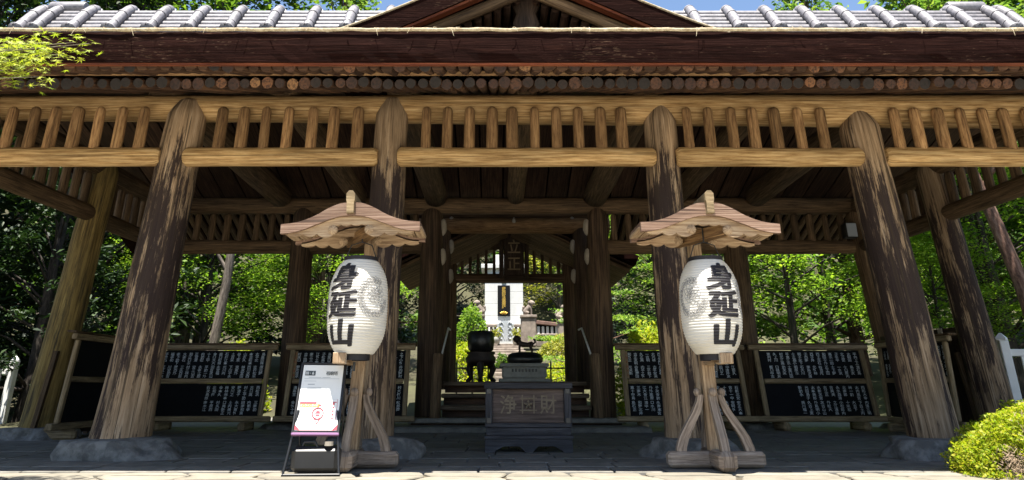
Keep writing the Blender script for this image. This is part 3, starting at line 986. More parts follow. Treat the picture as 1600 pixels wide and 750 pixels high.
# handrail posts and rails beside the steps
for x, s in ((-1.0, 1), (1.70, -1)):
    m2 = MB(); m2.log((x + s * .03, 12.9, .12), (x + s * .06, 12.9, 1.16), .085, .08, 14, 5, .03, x, cham=.02); obj('newel_post', m2, M['inner_shaded'], pas)
    m2 = MB(); m2.tube([Vector((x + s * .1, 13.0, 1.10)), Vector((x + s * .16, 13.8, 1.62)), Vector((x + s * .17, 14.2, 1.62))], [.016] * 3, 10); obj('handrail', m2, M['white_fence'], pas)
# plank roof with rafters running down to both eaves
for s in (-1, 1):
    m2 = MB(); a = math.atan2(1.15, 2.5)
    for i in range(22):
        m3 = MB(); m3.box((.34 + s * 1.30, 16.2 + i * .15, 3.54), (2.75, .085, .07), rot=Matrix.Rotation(s * a, 3, 'Y'), long=0)
        obj('passage_rafter', m3, M['inner_shaded'], pas)
    m2.box((.34 + s * 1.33, 17.85, 3.62), (2.80, 3.5, .04), rot=Matrix.Rotation(s * a, 3, 'Y'), long=1); obj('roof_deck', m2, M['ceiling'], pas)
    m2 = MB(); m2.box((.34 + s * 1.36, 17.85, 3.78), (2.95, 3.7, .20), rot=Matrix.Rotation(s * a, 3, 'Y'), long=1); obj('bark_roof', m2, M['bark'], pas)

# ================================================================== THINGS IN THE HALL
def world_xf(loc, rz=0.0, rx=0.0):
    m = Matrix.Translation(loc) @ Matrix.Rotation(rz, 4, 'Z') @ Matrix.Rotation(rx, 4, 'X')
    return (lambda p: m @ Vector(p)), m

# name plaque over the far doorway
pl_c = at(803, 399, 18.35)
xf, m4 = world_xf(pl_c, 0, R(9))
pt = thing('name_plaque', 'dark upright wooden plaque with two gilt characters over the passage doorway', 'plaque', pl_c)
mb = MB(); mb.box((0, 0, 0), (.50, .05, .98), bev=.01); mb.xform(m4); obj('panel', mb, M['plaque'], pt)
mb = MB()
for x in (-.31, .31): mb.box((x, -.02, 0), (.11, .10, 1.10), bev=.02)
for z in (-.53, .53): mb.box((0, -.022, z), (.50, .10, .10), bev=.02)
mb.xform(m4); obj('frame', mb, M['plaque'], pt)
for ch, z in (('立', .22), ('正', -.20)):
    mb = MB(); put_glyph(mb, ch, 0, z, .34, .36, lambda p: xf(p + Vector((0, -.030, 0))), 0, .01); obj('character', mb, M['gold_dim'], pt)

# offering box
OX, OY = .352, 8.84
ob = thing('offering_box', 'black and brown wooden offering box with three carved gilt emblems before the steps', 'offering box', (OX, OY, 0))
w = .92
def bx(name, c, s, mat, bev=.006, par=ob):
    m2 = MB(); m2.box((OX + c[0], OY + c[1], c[2]), s, bev=bev); return obj(name, m2, M[mat], par)
d = .60
m2 = MB()
foot = [(-.46, 0), (-.37, 0), (-.34, .03), (-.26, .065), (-.10, .065), (-.06, .03), (-.03, 0), (.03, 0), (.06, .03), (.10, .065), (.26, .065), (.34, .03), (.37, 0), (.46, 0)]
m2.strip([(x, .13) for x, z in foot], foot, .05, lambda p: Vector((OX + p.x, OY - d / 2 - .01 + p.y, p.z)))
obj('base_apron', m2, M['box_wood'], ob)
m2 = MB(); m2.strip([(x, .13) for x, z in foot], foot, .05, lambda p: Vector((OX + p.x, OY + d / 2 - .04 + p.y, p.z)))
obj('base_apron', m2, M['box_wood'], ob)
bx('base_board', (0, 0, .15), (.94, d + .03, .035), 'box_wood')
bx('lower_rail', (0, 0, .205), (.90, d - .03, .075), 'box_wood')
bx('lower_board', (0, 0, .265), (.92, d, .045), 'box_wood')
bx('panel', (0, -.0, .455), (.77, d - .09, .335), 'box_panel')
for x in (-.42, .42):
    for y in (-.265, .265): bx('corner_post', (x, y, .455), (.075, .075, .335), 'box_wood')
bx('top_rim', (0, -d / 2 + .01, .655), (.95, .07, .062), 'box_wood')
bx('top_rim', (0, d / 2 - .01, .655), (.95, .07, .062), 'box_wood')
for x in (-.445, .445): bx('top_rim', (x, 0, .655), (.06, d - .09, .062), 'box_wood')
for i in range(7): bx('slat', (0, -.21 + i * .07, .66), (.83, .035, .03), 'box_wood')
for x in (-.42, .42):
    for z in (.60, .31): bx('corner_plate', (x, -.304, z), (.05, .006, .055), 'iron', .002)
fy = OY - (d - .09) / 2 - .004
pf = lambda p: Vector((OX + p.x, fy - .004 + p.y, p.z))
for ch, x in (('浄', -.215), ('財', .215)):
    m2 = MB(); put_glyph(m2, ch, x, .47, .185, .20, pf, 0, .012); obj('carved_character', m2, M['charm'], ob)
m2 = MB()
for x in (-.062, .062): m2.box((OX + x, fy - .006, .47), (.014, .014, .185))
for z in (.41, .53): m2.box((OX, fy - .008, z), (.185, .014, .012))
obj('well_frame', m2, M['charm'], ob)
m2 = MB()
m2.lathe([(.001, -.012), (.02, -.008), (.02, .006), (.001, .008)], (0, 0, 0), 12)
for k in range(5):
    a = R(90 + 72 * k)
    m2.tube([Vector((math.cos(a) * .012, math.sin(a) * .012, 0)), Vector((math.cos(a) * .03, math.sin(a) * .03, .004)), Vector((math.cos(a) * .046, math.sin(a) * .046, 0))], [.006, .014, .005], 8)
m2.xform(Matrix.Translation((OX, fy - .006, .465)) @ Matrix.Rotation(R(90), 4, 'X')); obj('blossom_emblem', m2, M['charm'], ob)

# stone pedestal, incense burner with a lion, drum-shaped urn
PX, PYY, PZ = .52, 14.35, .72
pd = thing('stone_pedestal', 'grey carved stone pedestal under the black incense burner', 'pedestal', (PX, PYY, PZ))
def pb(name, c, s, mat='pedestal', bev=.012):
    m2 = MB(); m2.box((PX + c[0], PYY + c[1], PZ + c[2]), s, bev=bev); return obj(name, m2, M[mat], pd)
pb('base', (0, 0, .03), (.92, .62, .07)); pb('body', (0, 0, .165), (.80, .52, .20), bev=.03); pb('cap', (0, 0, .29), (.88, .60, .06))
for i in range(8): pb('carved_notch', (-.21 + i * .06, -.262, .20), (.03, .03, .05), 'iron', .004)
lc = Vector((PX + .02, PYY, PZ + .32))
ib = thing('incense_burner', 'black lacquered oblong incense burner with a small lion on its lid', 'incense burner', lc)
m2 = MB(); m2.lathe([(.02, 0), (.28, 0), (.325, .03), (.335, .10), (.30, .13)], (0, 0, 0), 28); m2.xform(Matrix.Translation(lc) @ Matrix.Diagonal((1, .72, 1, 1))); obj('bowl', m2, M['iron'], ib)
m2 = MB(); m2.lathe([(.315, .13), (.30, .155), (.24, .185), (.12, .20), (.01, .203)], (0, 0, 0), 28); m2.xform(Matrix.Translation(lc) @ Matrix.Diagonal((1, .72, 1, 1))); obj('lid', m2, M['iron'], ib)
def lion(loc, s, sit, mat, parent, face=-1, name='lion'):
    """a temple lion as one skin: chest, back, rump, maned head, four legs, curled tail"""
    b = MB()
    T = lambda pts: [Vector((face * -1 * x, y, z)) for x, y, z in pts]
    if sit:
        b.tube(T([(-.24, 0, .06), (-.20, 0, .16), (-.08, 0, .30), (.06, 0, .46), (.12, 0, .60)]), [.05, .15, .17, .17, .11], 12)
        b.tube(T([(.10, 0, .56), (.15, 0, .68), (.19, 0, .78), (.20, 0, .86)]), [.13, .19, .17, .06], 12)
        b.tube(T([(.22, 0, .72), (.32, 0, .70), (.38, 0, .69)]), [.13, .095, .06], 10)
        for y in (-.09, .09):
            b.tube(T([(.10, y, .46), (.17, y, .24), (.17, y, .05), (.24, y, .03)]), [.075, .06, .05, .05], 8)
            b.tube(T([(-.14, y * 1.3, .18), (.0, y * 1.5, .14), (-.05, y * 1.5, .04), (.06, y * 1.5, .03)]), [.10, .09, .06, .045], 8)
        b.tube(T([(-.22, 0, .12), (-.32, 0, .30), (-.28, 0, .48), (-.22, 0, .55)]), [.04, .06, .08, .03], 8)
    else:
        b.tube(T([(-.46, 0, .40), (-.38, 0, .42), (-.15, 0, .38), (.12, 0, .40), (.28, 0, .48), (.36, 0, .56)]), [.06, .135, .115, .135, .13, .10], 12)
        b.tube(T([(.30, 0, .52), (.38, 0, .64), (.42, 0, .76), (.42, 0, .84)]), [.13, .20, .17, .06], 12)
        b.tube(T([(.46, 0, .68), (.55, 0, .65), (.60, 0, .64)]), [.12, .09, .06], 10)
        for y in (-.08, .08):
            b.tube(T([(.24, y, .42), (.27, y, .22), (.25, y, .05), (.32, y, .03)]), [.08, .06, .05, .05], 8)
            b.tube(T([(-.36, y, .40), (-.30, y, .24), (-.40, y, .14), (-.38, y, .04), (-.31, y, .03)]), [.10, .075, .05, .05, .05], 8)
        b.tube(T([(-.44, 0, .42), (-.54, 0, .50), (-.52, 0, .62), (-.44, 0, .66)]), [.04, .05, .07, .03], 8)
    b.xform(Matrix.Translation(loc) @ Matrix.Scale(s, 4))
    o = obj(name, b, mat, parent)
    md = o.modifiers.new('skin', 'REMESH'); md.mode = 'VOXEL'; md.voxel_size = .02 * s; md.use_smooth_shade = True
    return o
lion(lc + Vector((.0, 0, .19)), .36, False, M['rusty'], ib, 1, 'lid_lion')

ux, uy, uz = at(751, 597, 15.2).x, 15.2, .72
ur = thing('bronze_urn', 'dark drum-shaped urn on a three-legged stand left of the incense burner', 'urn', (ux, uy, uz))
s = 15.2 / 16
m2 = MB(); m2.lathe([(.05, .56), (.20, .56), (.245, .60), (.262, .74), (.25, .90), (.225, .94), (.215, .94), (.21, .90), (.05, .9)], (ux, uy, uz), 28); obj('bowl', m2, M['iron'], ur)
m2 = MB(); m2.lathe([(.03, .30), (.20, .30), (.28, .36), (.295, .44), (.25, .50), (.285, .535), (.27, .56), (.03, .56)], (ux, uy, uz), 28); obj('stand', m2, M['rusty'], ur)
for k in range(3):
    a = R(-90 + 120 * k)
    dv = Vector((math.cos(a), math.sin(a), 0)); b0 = Vector((ux, uy, uz))
    m2 = MB(); m2.tube([b0 + dv * .20 + Vector((0, 0, .38)), b0 + dv * .27 + Vector((0, 0, .24)), b0 + dv * .22 + Vector((0, 0, .10)), b0 + dv * .30 + Vector((0, 0, .02))], [.08, .065, .045, .05], 9); obj('leg', m2, M['rusty'], ur)

# iron railing beyond the gallery
ri = thing('iron_railing', 'low black iron railing across the far end of the passage', 'railing', (.5, 19.6, 0))
for z in (.55, .98):
    m2 = MB(); m2.tube([Vector((-1.4, 19.6, z + .10)), Vector((2.6, 19.6, z + .10))], [.018] * 2, 8); obj('rail', m2, M['black'], ri)
for i in range(11):
    x = -1.35 + i * .39
    m2 = MB(); m2.tube([Vector((x, 19.6, 0)), Vector((x, 19.6, 1.20)), Vector((x, 19.6, 1.27))], [.02, .02, .006], 8); obj('post', m2, M['black'], ri)

# ------------------------------------------------------------------ racks of name boards
KAN = '山川田中木村本石井森林大小上下高野原西東南北松竹梅内外水土金正一三十古新平和光清明安永吉福宮寺谷岡島江口久米太次郎子美之助'
def rack(x0, x1, y, label, fill, lean=R(11), rz=0.0, org=None, post_mat='frame_wood', redstrip=False, seed=0):
    """easel of two black boards in a log frame; local x along it, -y to its front"""
    rr = random.Random(seed)
    L = x1 - x0
    c = Vector(((x0 + x1) / 2, y, 0)) if org is None else Vector(org)
    xf, m4 = world_xf(c + Vector((0, 0, .13)), rz, -lean)
    t = thing('name_board_rack', label, 'name board', c, 'racks of brush-written name boards')
    def b(name, cc, s, mat=post_mat, bev=.012, long=None):
        m2 = MB(); m2.box(cc, s, bev=bev, long=long); m2.xform(m4); return obj(name, m2, M[mat], t)
    b('top_rail', (0, -.01, 1.14), (L + .12, .07, .075)); b('middle_rail', (0, -.012, .61), (L - .22, .05, .07)); b('bottom_rail', (0, -.01, .04), (L + .22, .09, .08))
    b('top_cap', (0, .03, 1.195), (L + .16, .13, .03), 'inner_shaded')
    for s in (-1, 1): b('post', (s * (L / 2 - .06), -.014, .59), (.075, .06, 1.02))
    for s in (-1, 1):
        m2 = MB(); m2.box((c.x, c.y, .05), (.1, .1, .1)); m2 = MB()
        mm = Matrix.Translation(c) @ Matrix.Rotation(rz, 4, 'Z')
        m2.box((s * (L / 2 - .3), .08, .065), (.11, .50, .13), bev=.03); m2.xform(mm); obj('foot', m2, M[post_mat], t)
        m2 = MB(); m2.box((s * (L / 2 - .3), .36, .55), (.06, .06, 1.1), rot=Matrix.Rotation(R(6), 3, 'X')); m2.xform(mm); obj('strut', m2, M['inner_shaded'], t)
    for tier, (z0, z1) in enumerate(((.645, 1.095), (.085, .575))):
        bo = b('board', (0, .018, (z0 + z1) / 2), (L - .16, .02, z1 - z0), 'board', .003, 0)
        n = int((L - .30) / .092)
        mw = MB()
        for i in range(n):
            f = fill[tier]
            pos = (n - 1 - i) / n             # written from the right
            if f < 1 and pos >= f: continue
            for half in range(2):
                zt = z1 - .03 - half * (z1 - z0 - .04) / 2
                ln = rr.choice((3, 3, 4, 4))
                stp = (z1 - z0 - .06) / 2 / 4.1
                for k in range(ln):
                    put_glyph(mw, rr.choice(KAN), -L / 2 + .17 + i * (L - .34) / max(1, n - 1) + rr.uniform(-.004, .004), zt - stp * (k + .6), .060, .054,
                              lambda p: xf(p + Vector((0, .0055, 0))), 0, .012, 1)
        if mw.v: obj('brush_names', mw, M['white_paint'], bo, kind='stuff')
        if redstrip and tier == 0:
            m3 = MB(); m3.box((-L / 2 + .115, .004, (z0 + z1) / 2), (.05, .008, z1 - z0 - .02)); m3.xform(m4); obj('title_strip', m3, M['frame_wood'], bo)
            m3 = MB()
            for k in range(6): put_glyph(m3, rr.choice(KAN), -L / 2 + .115, z1 - .05 - k * .068, .045, .045, lambda p: xf(p + Vector((0, -.003, 0))), 0, .01, 1)
            obj('red_title', m3, M['red_paint'], bo, kind='stuff')
    return t
rack(-5.60, -3.66, 12.72, 'long name board rack right behind the big stained left column', (1.0, .52), seed=1)
rack(-3.40, -1.38, 12.72, 'name board rack between the left lantern stand and the central steps', (1.0, 1.0), seed=2, redstrip=True)
rack(2.04, 4.06, 12.72, 'name board rack with red title strip just right of the central steps', (1.0, 1.0), seed=3, redstrip=True)
rack(4.24, 6.10, 12.72, 'name board rack whose lower board is half empty, right of the right lantern', (.92, .66), seed=4)
rack(0, 2.0, 0, 'brown name board rack along the left end, seen edge-on beside the mossy column', (0, 0), rz=R(90), org=(-5.62, 11.25, 0), lean=R(-4), seed=5)
rack(0, 2.0, 0, 'shadowed name board rack along the right end, behind the big right column', (1, 0), rz=R(-90), org=(6.22, 11.75, 0), lean=R(2), seed=6)

# dark plank partition behind the racks at the right end
m2 = MB()
pn = thing('plank_partition', 'dark plank partition with a black top rail at the right end of the hall', 'partition', (6.62, 12.1, 0))
m2.box((6.62, 12.1, 1.36), (.10, 2.3, .16)); obj('top_rail', m2, M['ceiling'], pn)
for i in range(11):
    m2 = MB(); m2.box((6.62, 11.07 + i * .205, .66), (.03, .195, 1.24)); obj('plank', m2, M['ceiling'], pn)
m2 = MB(); m2.box((6.55, 11.4, 1.38), (.03, .10, .13), bev=.01); tag(obj('switch_box', m2, M['stub']), 'small white switch box on the dark partition at right', 'switch box')
pn = thing('plank_partition', 'low dark plank partition between the mossy column and the left rear corner', 'partition', (-6.0, 12.1, 0))
m2 = MB(); m2.box((-6.0, 12.1, 1.30), (.10, 2.3, .14)); obj('top_rail', m2, M['ceiling'], pn)
for i in range(11):
    m2 = MB(); m2.box((-6.0, 11.07 + i * .205, .64), (.03, .195, 1.2)); obj('plank', m2, M['ceiling'], pn)

# loudspeaker and bulb
sp = at(1327, 361, 13.05)
st = thing('loudspeaker', 'small grey loudspeaker fixed high on the right rear column', 'loudspeaker', sp)
m2 = MB(); m2.box(sp, (.20, .20, .27), bev=.02); obj('cabinet', m2, M['black'], st)
m2 = MB(); m2.box(sp + Vector((0, -.105, 0)), (.17, .012, .235), bev=.004); obj('grille', m2, M['poster_grey'], st)
bp = at(803, 345, 15.6)
st = thing('light_bulb', 'little round bulb under the lintel above the passage', 'bulb', bp)
m2 = MB(); m2.lathe([(.001, -.05), (.03, -.04), (.042, -.01), (.03, .03), (.02, .04), (.02, .07), (.001, .07)], bp, 12); obj('globe', m2, M['stub'], st)

# ------------------------------------------------------------------ lantern stands and lanterns
def resample(pts, n):
    """smooth curve through points (x ascending), Catmull style via numpy"""
    x = np.array([p[0] for p in pts]); z = np.array([p[1] for p in pts])
    xi = np.linspace(x[0], x[-1], n)
    d = np.gradient(z, x)
    out = []
    for q in xi:
        i = min(max(np.searchsorted(x, q) - 1, 0), len(x) - 2)
        h = x[i + 1] - x[i]; t = (q - x[i]) / h
        out.append((float(q), float((2 * t ** 3 - 3 * t ** 2 + 1) * z[i] + (t ** 3 - 2 * t ** 2 + t) * h * d[i] + (-2 * t ** 3 + 3 * t ** 2) * z[i + 1] + (t ** 3 - t ** 2) * h * d[i + 1])))
    return out
def mirror(p): return [(-x, z) for x, z in p[::-1]] + [q for q in p if q[0] > 0]
TOPC = resample(mirror([(0, .178), (.095, .168), (.19, .131), (.285, .077), (.38, .036), (.475, .011), (.585, 0)]), 49)
def lowc(x):
    x = abs(x)
    th = .075 + .035 * max(0, 1 - (x / .30) ** 2)
    return th
BOTC = [(x, z - lowc(x)) for x, z in TOPC]
def scallop(x, deep):
    """lower edge of the carved board: low arch in the middle, a deep curl at .2, then shallow lobes outward"""
    a = abs(x)
    if a < .135: return .0 - .012 * abs(math.sin(a / .135 * math.pi * 1.5))
    if a < .285: return -.07 - .038 * math.sin((a - .135) / .15 * math.pi) ** .6
    if a < .40: return -.072 - .028 * math.sin((a - .285) / .115 * math.pi) ** .6
    return -.070 - .022 * math.sin((min(a, .54) - .40) / .14 * math.pi) ** .6
def lantern_stand(cx, cy, roofx, postb, postt, lx, label, roll, mir):
    t = thing('lantern_stand', label, 'lantern stand', (postb, cy, 0), 'wooden lantern stands before the hall')
    yb = cy
    # crossed feet
    m2 = MB(); m2.box((postb - .005, yb, .075), (.82, .135, .120), bev=.025, long=0); obj('foot_beam', m2, M['grey_wood'], t)
    m2 = MB(); m2.box((postb, yb - .05, .082), (.15, .66, .14), bev=.03, long=1); obj('foot_beam', m2, M['grey_wood'], t)
    # post, slightly inclined
    m2 = MB(); m2.tube([Vector((postb, yb, .14)), Vector((postb + (postt - postb) * .5, yb, 1.0)), Vector((postt, yb, 1.93))], [.077, .076, .074], 4, smooth=False, phase=math.pi / 4)
    po = obj('post', m2, M['new_wood'], t)
    # four scrolled braces
    for k in range(4):
        a = k * math.pi / 2
        ca, sa = math.cos(a), math.sin(a)
        prof = [(.085, .58, .030), (.10, .52, .034), (.135, .44, .042), (.20, .34, .048), (.255, .25, .050), (.285, .17, .050), (.292, .135, .050)]
        m3 = MB()
        pts = []
        for r_, z_, w_ in prof:
            pts.append((r_ - w_ * .82, z_, r_ + w_ * .82))
        P, fc, uv = [], [], []
        off = (postt - postb) * .22
        for r0, z_, r1 in pts:
            for rr_, s_ in ((r0, -1), (r1, -1), (r1, 1), (r0, 1)):
                x_, y_ = rr_ * ca - s_ * .032 * sa, rr_ * sa + s_ * .032 * ca
                P.append(Vector((postb + off * (z_ / .58) + x_, yb + y_, z_)))
        for i in range(len(pts) - 1):
            for q in range(4):
                q2 = (q + 1) % 4
                fc.append([i * 4 + q, i * 4 + q2, (i + 1) * 4 + q2, (i + 1) * 4 + q]); uv.append([(q * .08, i * .08), (q * .08 + .07, i * .08), (q * .08 + .07, i * .08 + .08), (q * .08, i * .08 + .08)])
        fc += [[0, 1, 2, 3], [len(P) - 1, len(P) - 2, len(P) - 3, len(P) - 4]]; uv += [[(0, 0)] * 4] * 2
        m3.add(P, fc, uv, 0, False)
        m3.lathe([(.001, -.036), (.026, -.026), (.036, 0), (.026, .026), (.001, .036)], (postb + off + .105 * ca, yb + .105 * sa, .60), 12)
        obj('brace', m3, M['grey_wood'], t)
    # lower bracket that steadies the lantern, upper arm that carries it
    zb = .86
    xb = -1.262 if roofx < 0 else postb + .005
    m2 = MB(); m2.box((xb, (yb + 6.36) / 2, zb), (.105, yb - 6.36 + .06, .085), bev=.006, long=1); obj('bracket', m2, M['new_wood'], t)
    m2 = MB(); m2.box((xb, 6.355, zb), (.107, .035, .088), bev=.004); obj('lit_bracket_end', m2, M['stub'], t)  # pale cap: sunlight on the bracket's front face put into its colour
    m2 = MB(); m2.box(((postt + roofx) / 2, 6.63, 1.90), (.10, .72, .10), rot=Matrix.Rotation(math.atan2(postt - roofx, -.6) * .15, 3, 'Z'), bev=.006, long=1)
    obj('arm', m2, M['bar'], t)
    # roof
    rot = Matrix.Translation((roofx, 0, 1.925)) @ Matrix.Rotation(roll, 4, 'Y')
    X = lambda y0: (lambda p: rot @ Vector((p.x, y0 + p.y, p.z)))
    roof = MB(); roof.strip([(x, z + .012) for x, z in TOPC], [(x, z - .02) for x, z in TOPC],   .47, X(6.24))
    ro = obj('roof', roof, M['roof_edge'], t)
    for y0 in (6.19, 6.70):
        m2 = MB(); m2.strip([(x, z + .004) for x, z in TOPC], BOTC, .052, X(y0)); obj('bargeboard', m2, M['roof_edge'], ro)
    xs_ = np.linspace(-.53, .53, 121)
    tz = lambda x: float(np.interp(x, [p[0] for p in BOTC], [p[1] for p in BOTC])) + .012
    for y0, dz in ((6.225, 0), (6.70, -.008)):
        top = [(float(x), tz(x)) for x in xs_]; bot = [(float(x), min(tz(x) - .004, scallop(x, 0) + dz)) for x in xs_]
        m2 = MB(); m2.strip(top, bot, .03, X(y0)); obj('carved_board', m2, M['new_wood'], ro)
        for s in (-1, 1):
            m2 = MB(); m2.lathe([(.001, -.02), (.036, -.018), (.044, 0), (.036, .018), (.001, .02)], (0, 0, 0), 14)
            m2.xform(Matrix.Translation(rot @ Vector((s * .155, y0 + .012, -.045 + dz))) @ Matrix.Rotation(R(90), 4, 'X')); obj('carved_curl', m2, M['new_wood'], ro)
    for i in range(14):
        x = -.56 + i * .086
        z = float(np.interp(x, [p[0] for p in TOPC], [p[1] for p in TOPC]))
        sl = float(np.interp(x + .02, [p[0] for p in TOPC], [p[1] for p in TOPC]) - np.interp(x - .02, [p[0] for p in TOPC], [p[1] for p in TOPC])) / .04
        m2 = MB(); m2.box((x, 6.475, z - .034), (.075, .44, .022), rot=Matrix.Rotation(-math.atan(sl), 3, 'Y'), long=1); m2.xform(rot); obj('soffit_slat', m2, M['new_wood'], ro)
    m2 = MB()
    hexa = [(-.030, -.09), (.030, -.09), (.030, .0), (.036, .02), (.036, .075), (.016, .10), (-.016, .10), (-.036, .075), (-.036, .02), (-.030, .0)]
    m2.prism(hexa, .52, lambda p: rot @ Vector((p.x, 6.14 + p.y, .172 + p.z))); obj('ridge_block', m2, M['frame_wood'], ro)
    return t
lantern_stand(0, 6.93, -1.222, -1.222, -1.155, -1.17, 'weathered wooden lantern stand with curved gable roof behind the poster, left of the offering box', R(-1.2), 1)
lantern_stand(0, 6.93, 1.812, 1.865, 1.85, 1.835, 'weathered wooden lantern stand with curved gable roof nearer the round bush', R(.8), -1)

LH, LR = .762, .250
def lantern_profile(zn):
    """radius at height fraction: a barrel with rounded shoulders"""
    t = abs(2 * zn - 1)
    return LR * (1 - .40 * t ** 3.4) * (1 - .02 * zn)
NRIB = 34
def lrad(z):
    zn = min(max(z / LH, 0), 1)
    return lantern_profile(zn) + .0042 * (abs(math.sin(math.pi * NRIB * zn)) ** .8 - 0.5)
def lantern(cx, cy, z0, txt_ang, crests, label):
    t = thing('paper_lantern', label, 'lantern', (cx, cy, z0 - .1), 'white paper lanterns on wooden stands')
    m2 = MB()
    nz = NRIB * 6
    m2.lathe([(lrad(LH * i / nz), LH * i / nz) for i in range(nz + 1)], (cx, cy, z0), 72); obj('shade', m2, M['paper'], t)
    for nm, z, h, r in (('top_ring', LH - .012, .045, .145), ('bottom_ring', -.048, .060, .125)):
        m2 = MB(); m2.lathe([(r - .012, 0), (r, 0), (r, h), (r - .012, h), (r - .012, 0)], (cx, cy, z0 + z), 40, smooth=False)
        m2.lathe([(.001, .02), (r - .012, .02)], (cx, cy, z0 + z), 24, smooth=False); obj(nm, m2, M['ink'], t)
    m2 = MB(); m2.tube([Vector((cx - .13, cy, z0 + LH + .03)), Vector((cx - .09, cy, z0 + LH + .14)), Vector((cx, cy, z0 + LH + .17)), Vector((cx + .09, cy, z0 + LH + .14)), Vector((cx + .13, cy, z0 + LH + .03))], [.005] * 5, 6)
    m2.tube([Vector((cx, cy, z0 + LH + .17)), Vector((cx, cy, z0 + LH + .29))], [.006] * 2, 6); obj('hanger', m2, M['black'], t)
    m2 = MB(); m2.tube([Vector((cx, cy, z0 - .06)), Vector((cx, cy, z0 - .13))], [.012, .012], 8); obj('hook', m2, M['black'], t)
    # big brush characters wrapped round the paper
    def wrap(x, z, off=.0035):
        r = lrad(z) + off
        a = x / LR + txt_ang
        return Vector((cx + r * math.sin(a), cy - r * math.cos(a), z0 + z))
    bm = bmesh.new()
    for ch, zc, sx, sz in (('身', .610, .280, .230), ('延', .384, .280, .224), ('山', .160, .280, .218)):
        vs, fs = glyph(ch, .012, 3)
        for q, (ox, oz) in enumerate(((0, 0), (-.03, .012), (.03, -.012), (-.014, -.026), (.014, .026), (-.034, -.015), (.034, .018))):
            bv = [bm.verts.new(((x + ox) * sx + (y * .02), (y + oz) * sz + zc, q * .0001)) for x, y in vs]
            for f in fs:
                try: bm.faces.new([bv[i] for i in f])
                except ValueError: pass
    for k in range(1, NRIB * 3):
        bmesh.ops.bisect_plane(bm, geom=bm.verts[:] + bm.edges[:] + bm.faces[:], plane_co=(0, LH * k / (NRIB * 3), 0), plane_no=(0, 1, 0))
    for k in range(-7, 8):
        bmesh.ops.bisect_plane(bm, geom=bm.verts[:] + bm.edges[:] + bm.faces[:], plane_co=(k * .025, 0, 0), plane_no=(1, 0, 0))
    bm.verts.index_update()
    m2 = MB()
    m2.add([wrap(v.co.x, v.co.y, .0035 + v.co.z) for v in bm.verts], [[v.index for v in f.verts] for f in bm.faces], [[(0, 0)] * len(f.verts) for f in bm.faces])
    bm.free()
    obj('lettering', m2, M['ink'], t)
    # fine-line flower crests on the sides
    for ca in crests:
        m2 = MB()
        def line(pts, w=.0019):
            out = [wrap(x + (ca - txt_ang) * LR, z, .002) for x, z in pts]
            m2.tube(out, [w] * len(out), 4)
        def petal(cx_, cz_, a, L, wd):
            pts = []
            for i in range(11):
                th = math.pi * 2 * i / 10
                px, pz = L * (1 - math.cos(th)) / 2, wd * math.sin(th) * .5
                pts.append((cx_ + px * math.cos(a) - pz * math.sin(a), cz_ + px * math.sin(a) + pz * math.cos(a)))
            line(pts)
        zc = .445
        for k in range(9): petal(.01, zc + .03, R(40 * k), .085, .06)
        for k in range(6): petal(.01, zc + .03, R(60 * k + 20), .05, .04)
        for k in range(19):
            a = R(60 + 15.5 * k)
            r_ = .125
            bx_, bz_ = .0 + r_ * math.cos(a), zc + r_ * 1.12 * math.sin(a)
            petal(bx_, bz_, a + R(70), .045, .03); petal(bx_, bz_, a + R(130), .04, .025); petal(bx_ * .86, zc + (bz_ - zc) * .86, a + R(20), .04, .028)
        line([(.05, zc - .06), (.065, zc - .045), (.08, zc - .06), (.065, zc - .075), (.05, zc - .06)], .003)
        obj('flower_crest', m2, M['ink_thin'], t)
    return t
lantern(-1.168, 6.50, .893, R(-24), [R(43), R(-95)], 'white ribbed paper lantern with black characters beside the poster board')
lantern(1.825, 6.50, .893, R(14), [R(-52), R(80)], 'white ribbed paper lantern with black characters, right of the offering box')

# ------------------------------------------------------------------ poster board
psc = Vector((-1.46, 6.50, 0))
ps = thing('poster_stand', 'black tilted poster stand with a white guide poster beside the left lantern', 'poster stand', psc)
BL, TL = Vector((-1.42, 6.40, .30)), Vector((-1.435, 6.60, .815))
up = (TL - BL); PH = up.length; up.normalize()
rt = (Vector((1, .10, 0)) - up * Vector((1, .10, 0)).dot(up)).normalized()
nrm = rt.cross(up)
PM = Matrix((( *rt, 0), (*(-nrm), 0), (*up, 0), (0, 0, 0, 1))).transposed(); PM.translation = BL
pxf = lambda p: PM @ Vector(p)
PWD = .35
def pbox(name, c, s, mat, bev=.004):
    m2 = MB(); m2.box(c, s, bev=bev); m2.xform(PM); return obj(name, m2, M[mat], ps)
pbox('panel', (0, 0, PH / 2), (PWD, .018, PH), 'black')
pp = pbox('poster', (0, -.0105, PH / 2 + .004), (PWD - .022, .004, PH - .026), 'poster', .001)
for x in (-PWD / 2 - .004, PWD / 2 + .004): pbox('frame_edge', (x, -.004, PH / 2), (.014, .028, PH + .02), 'black')
pbox('frame_edge', (0, -.004, PH + .006), (PWD + .02, .028, .014), 'black')
pbox('frame_edge', (0, -.004, -.008), (PWD + .02, .032, .02), 'purple')
def pr(name, quads=(), texts=(), mat='poster_dark'):
    m2 = MB()
    for x0, z0, x1, z1 in quads: quad(m2, x0 * .93, z0, x1 * .93, z1, -.0138, pxf)
    for s_, x, z, h, sp_ in texts:
        for i, ch in enumerate(s_): put_glyph(m2, ch, (x + i * sp_) * .93, z, h, h, lambda p: pxf(p + Vector((0, -.0150, 0))), 0, .01, 2)
    obj(name, m2, M[mat], pp)
pr('number_patch', [(-.155, .455, -.065, .495)])
pr('number', [], [('Ⅲ', -.137, .475, .034, 0), ('-', -.112, .475, .03, 0), ('6', -.086, .475, .036, 0)], 'poster')
pr('heading', [], [('祖廟塔', .045, .475, .036, .034)])
